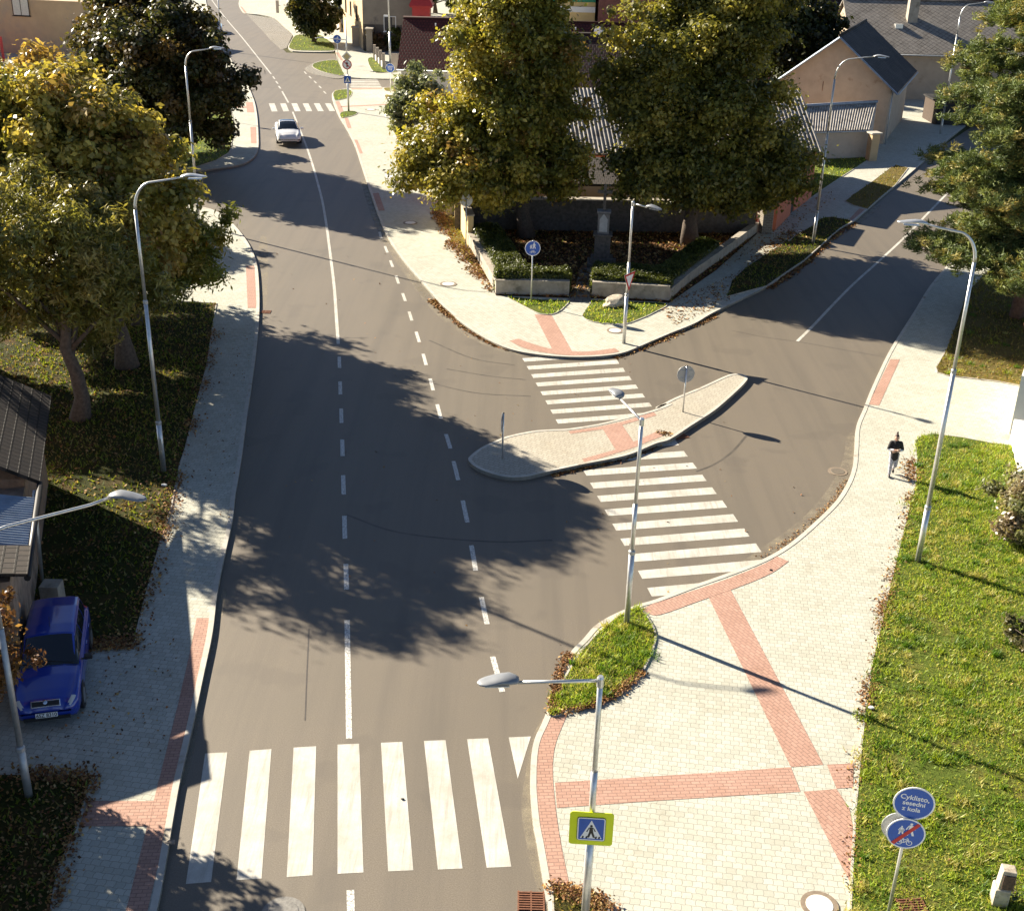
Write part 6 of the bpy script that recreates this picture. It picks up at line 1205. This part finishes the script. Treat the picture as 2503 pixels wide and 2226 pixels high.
wh_st = [(-2.35, .66, .42, .80, .55, .45, .86), (-2.25, .80, .28, .93, .66, .52, 1.02), (-1.9, .89, .22, .97, .70, .55, 1.10), (-1.2, .92, .18, .95, .74, .58, 1.30), (-.4, .925, .18, .93, .76, .60, 1.43), (.2, .925, .18, .92, .77, .60, 1.42), (.6, .925, .18, .91, .77, .62, 1.28),
         (1.2, .92, .18, .88, .80, .70, .98), (1.7, .91, .18, .80, .76, .62, .86), (2.05, .87, .20, .70, .68, .52, .74), (2.25, .76, .26, .58, .58, .44, .60), (2.34, .62, .30, .46, .46, .36, .48)]
EW = dict(ws=(1.14, .25), rw=(-1.15, -1.85), sw=[(-.35, .55), (-1.2, -.42)], hl=(1.85, 2.18, 3.3, 4.6), mx=.78, dh=(-.2, -1.1), dj=(.75, -.4, -1.25), roof=(.24, -1.1), wv=3.8, mm=m_wp, zp=.36)
pf = G(577.8, 290.5, .1); pr = G(573.6, 244.2, 1.42)
car('white_electric_car', 'white car with a dark glass roof driving towards the camera on the main road', pf, pr, wh_st, 4.68, (m_wp, m_cglass), EW, '3SC 2147' if False else None)
a = G(431, 66, 0); t = car('parked_silver_car', 'silver car parked half hidden behind the dark tree by the far lamp', a + Vector((.4, -2.2, 0)), a + Vector((-.6, 2.2, 0)), wh_st, 4.68, (m_sp, m_cglass), EW)
a = G(447, 112, 0); t = car('parked_dark_car', 'dark car parked at the far left pavement just past the dark tree', a + Vector((-1.2, -1.2, 0)), a + Vector((-2.4, 3.0, 0)), wh_st, 4.68, (m_dp, m_cglass), EW)

# ------------------------------------------------------------------ the walking person
g = G(1778, 949, Z); t = empty('person', g, rad(-97), 'person in black top with white sleeves and grey leggings walking towards the camera, arms folded', 'person'); t.scale = (.93, .93, .93)
# local frame: +X is forward, +Y is the person's left, Z up; about 1.6 m tall
def blob(name, parts, mat, vox, parent, sm_=6):
    mb = MB()
    for p in parts:
        if len(p) == 3: mb.tube(p[0], p[1], 14, True, p[2])
        else:
            mb.tube(p[0], p[1], 12)
            for q_, rr in ((p[0][0], p[1][0] if hasattr(p[1], '__len__') else p[1]), (p[0][-1], p[1][-1] if hasattr(p[1], '__len__') else p[1])):
                mb.lathe([(rr * math.sin(a_), -rr * math.cos(a_)) for a_ in np.linspace(.25, math.pi - .25, 7)], 12, Matrix.Translation(q_))
    o = mb.build(name, mat, parent, smoothall=True); m = o.modifiers.new('r', 'REMESH'); m.mode = 'VOXEL'; m.voxel_size = vox; m.use_smooth_shade = True
    m2 = o.modifiers.new('s', 'SMOOTH'); m2.iterations = sm_; m2.factor = .5; return o
skin = simple('skin', (.50, .30, .21), .5, .06, 8); hips = Vector((0, 0, .84))
kneeR, ankR, toeR = (.10, -.085, .46), (.11, -.09, .08), (.24, -.10, .045)         # right leg planted in front
kneeL, ankL, toeL = (.07, .085, .45), (-.22, .085, .20), (-.15, .09, .07)          # left leg trailing, heel up
hR, hL = (0, -.085, .86), (0, .085, .86)
shR, shL = (.0, -.165, 1.315), (0, .165, 1.315); elR, elL = (.05, -.255, 1.06), (.05, .255, 1.06); wrR, wrL = (.22, .02, 1.12), (.23, -.03, 1.06)
body = [((hR, kneeR, ankR), (.085, .055, .036)), ((hL, kneeL, ankL), (.085, .055, .036)), ((ankR, toeR), (.04, .03)), ((ankL, toeL), (.04, .03)),
        (((0, 0, .84), (0, 0, 1.0), (.01, 0, 1.2), (0, 0, 1.33)), (.13, .11, .125, .11)), ((shR, shL), (.055, .055)), ((shR, elR, wrR), (.05, .037, .025)), ((shL, elL, wrL), (.05, .037, .025)),
        (((0, 0, 1.33), (.02, -.005, 1.43)), (.05, .045)), (((.03, -.01, 1.47), (.035, -.015, 1.51), (.025, -.01, 1.56)), (.068, .082, .078)), (((.10, -.03, 1.505), (.125, -.035, 1.49)), (.014, .012)),
        (((.02, .07, 1.51), (.018, .075, 1.50)), (.016, .014)), (((.02, -.09, 1.51), (.018, -.095, 1.50)), (.016, .014))]
for w_, sgn in ((Vector(wrR), 1), (Vector(wrL), -1)):                               # palms and five fingers closing on the other arm
    pd = Vector((.05, sgn * .07, 0)).normalized(); pc = w_ + pd * .05; body.append(((tuple(w_), tuple(pc)), (.024, .032)))
    for k, ln__ in enumerate((.062, .070, .066, .052)):
        f0 = pc + pd * .025 + Vector((0, 0, .027 - .018 * k)); f1 = f0 + pd * ln__ * .55 + Vector((.005, 0, 0)); f2 = f1 + pd * ln__ * .35 + Vector((-.025, 0, 0)); body.append(((tuple(f0), tuple(f1), tuple(f2)), (.0095, .009, .008)))
    th0 = w_ + pd * .02 + Vector((0, 0, .025)); body.append(((tuple(th0), tuple(th0 + pd * .03 + Vector((.012, 0, .022))), tuple(th0 + pd * .055 + Vector((.008, 0, .026)))), (.012, .011, .009)))
blob('body', body, skin, .0085, t, 2)
mtop = simple('black_top', (.012, .011, .012), .8, .2, 10); mslv = simple('white_sleeves', (.78, .78, .80), .7, .05, 10); mleg = simple('grey_patterned_leggings', (.30, .30, .34), .7, .6, 16, dirt=((.62, .62, .66), 14, .5)); mshoe = simple('black_shoes', (.012, .012, .012), .5)
mid = lambda a_, b_, k: tuple(Vector(a_).lerp(Vector(b_), k))
blob('jacket', [(((0, 0, .76), (0, 0, .90), (.01, 0, 1.05), (.02, 0, 1.2), (0, 0, 1.34)), (.165, .165, .145, .155, .11)), ((shR, shL), (.078, .078)), ((shR, mid(shR, elR, .85)), (.078, .066)), ((shL, mid(shL, elL, .85)), (.078, .066)), (((0, 0, 1.33), (.01, 0, 1.39)), (.075, .065)), ((mid(elR, wrR, .55), mid(elL, wrL, .55)), (.045, .045))], mtop, .014, t)
blob('sleeve', [((mid(shR, elR, .85), elR, mid(elR, wrR, .62)), (.056, .052, .044))], mslv, .012, t); blob('sleeve', [((mid(shL, elL, .85), elL, mid(elL, wrL, .62)), (.056, .052, .044))], mslv, .012, t)
blob('leggings', [((hR, kneeR, ankR), (.105, .072, .050)), ((hL, kneeL, ankL), (.105, .072, .050)), ((hR, hL), (.11, .11))], mleg, .012, t)
for a_, b_ in ((ankR, toeR), (ankL, toeL)): blob('shoe', [((tuple(Vector(a_) + Vector((-.03, 0, -.03))), mid(a_, b_, .6), b_), (.042, .046, .036))], mshoe, .010, t)
hair = simple('dark_brown_hair', (.045, .022, .014), .6, .3, 20)
blob('hair', [(((-.005, -.01, 1.50), (.0, -.01, 1.57), (.02, -.01, 1.595)), (.088, .090, .072)), (((-.02, -.01, 1.62), (-.04, 0, 1.68)), (.045, .040)), (((-.05, -.01, 1.50), (-.045, -.01, 1.44)), (.06, .045))], hair, .010, t, 3)
blob('hair_spikes', [(((-.04, 0, 1.67), (-.05, .03, 1.75)), (.022, .006)), (((-.03, -.01, 1.68), (-.02, -.03, 1.745)), (.020, .006)), (((-.05, .01, 1.67), (-.09, .02, 1.73)), (.020, .006))], hair, .007, t, 1)
for s in (-1, 1): MB().lathe([(.002, -.007), (.010, 0), (.002, .007)], 8, Matrix.Translation((.108, -.02 + s * .030, 1.525))).build('eye', m_black, t)
MB().box((.112, -.03, 1.462), (.012, .04, .009)).build('mouth', simple('lips', (.35, .10, .08), .5), t)
# a small pale thing hanging in the blue car's windscreen
if False: pass
print('scene objects', len(bpy.data.objects))
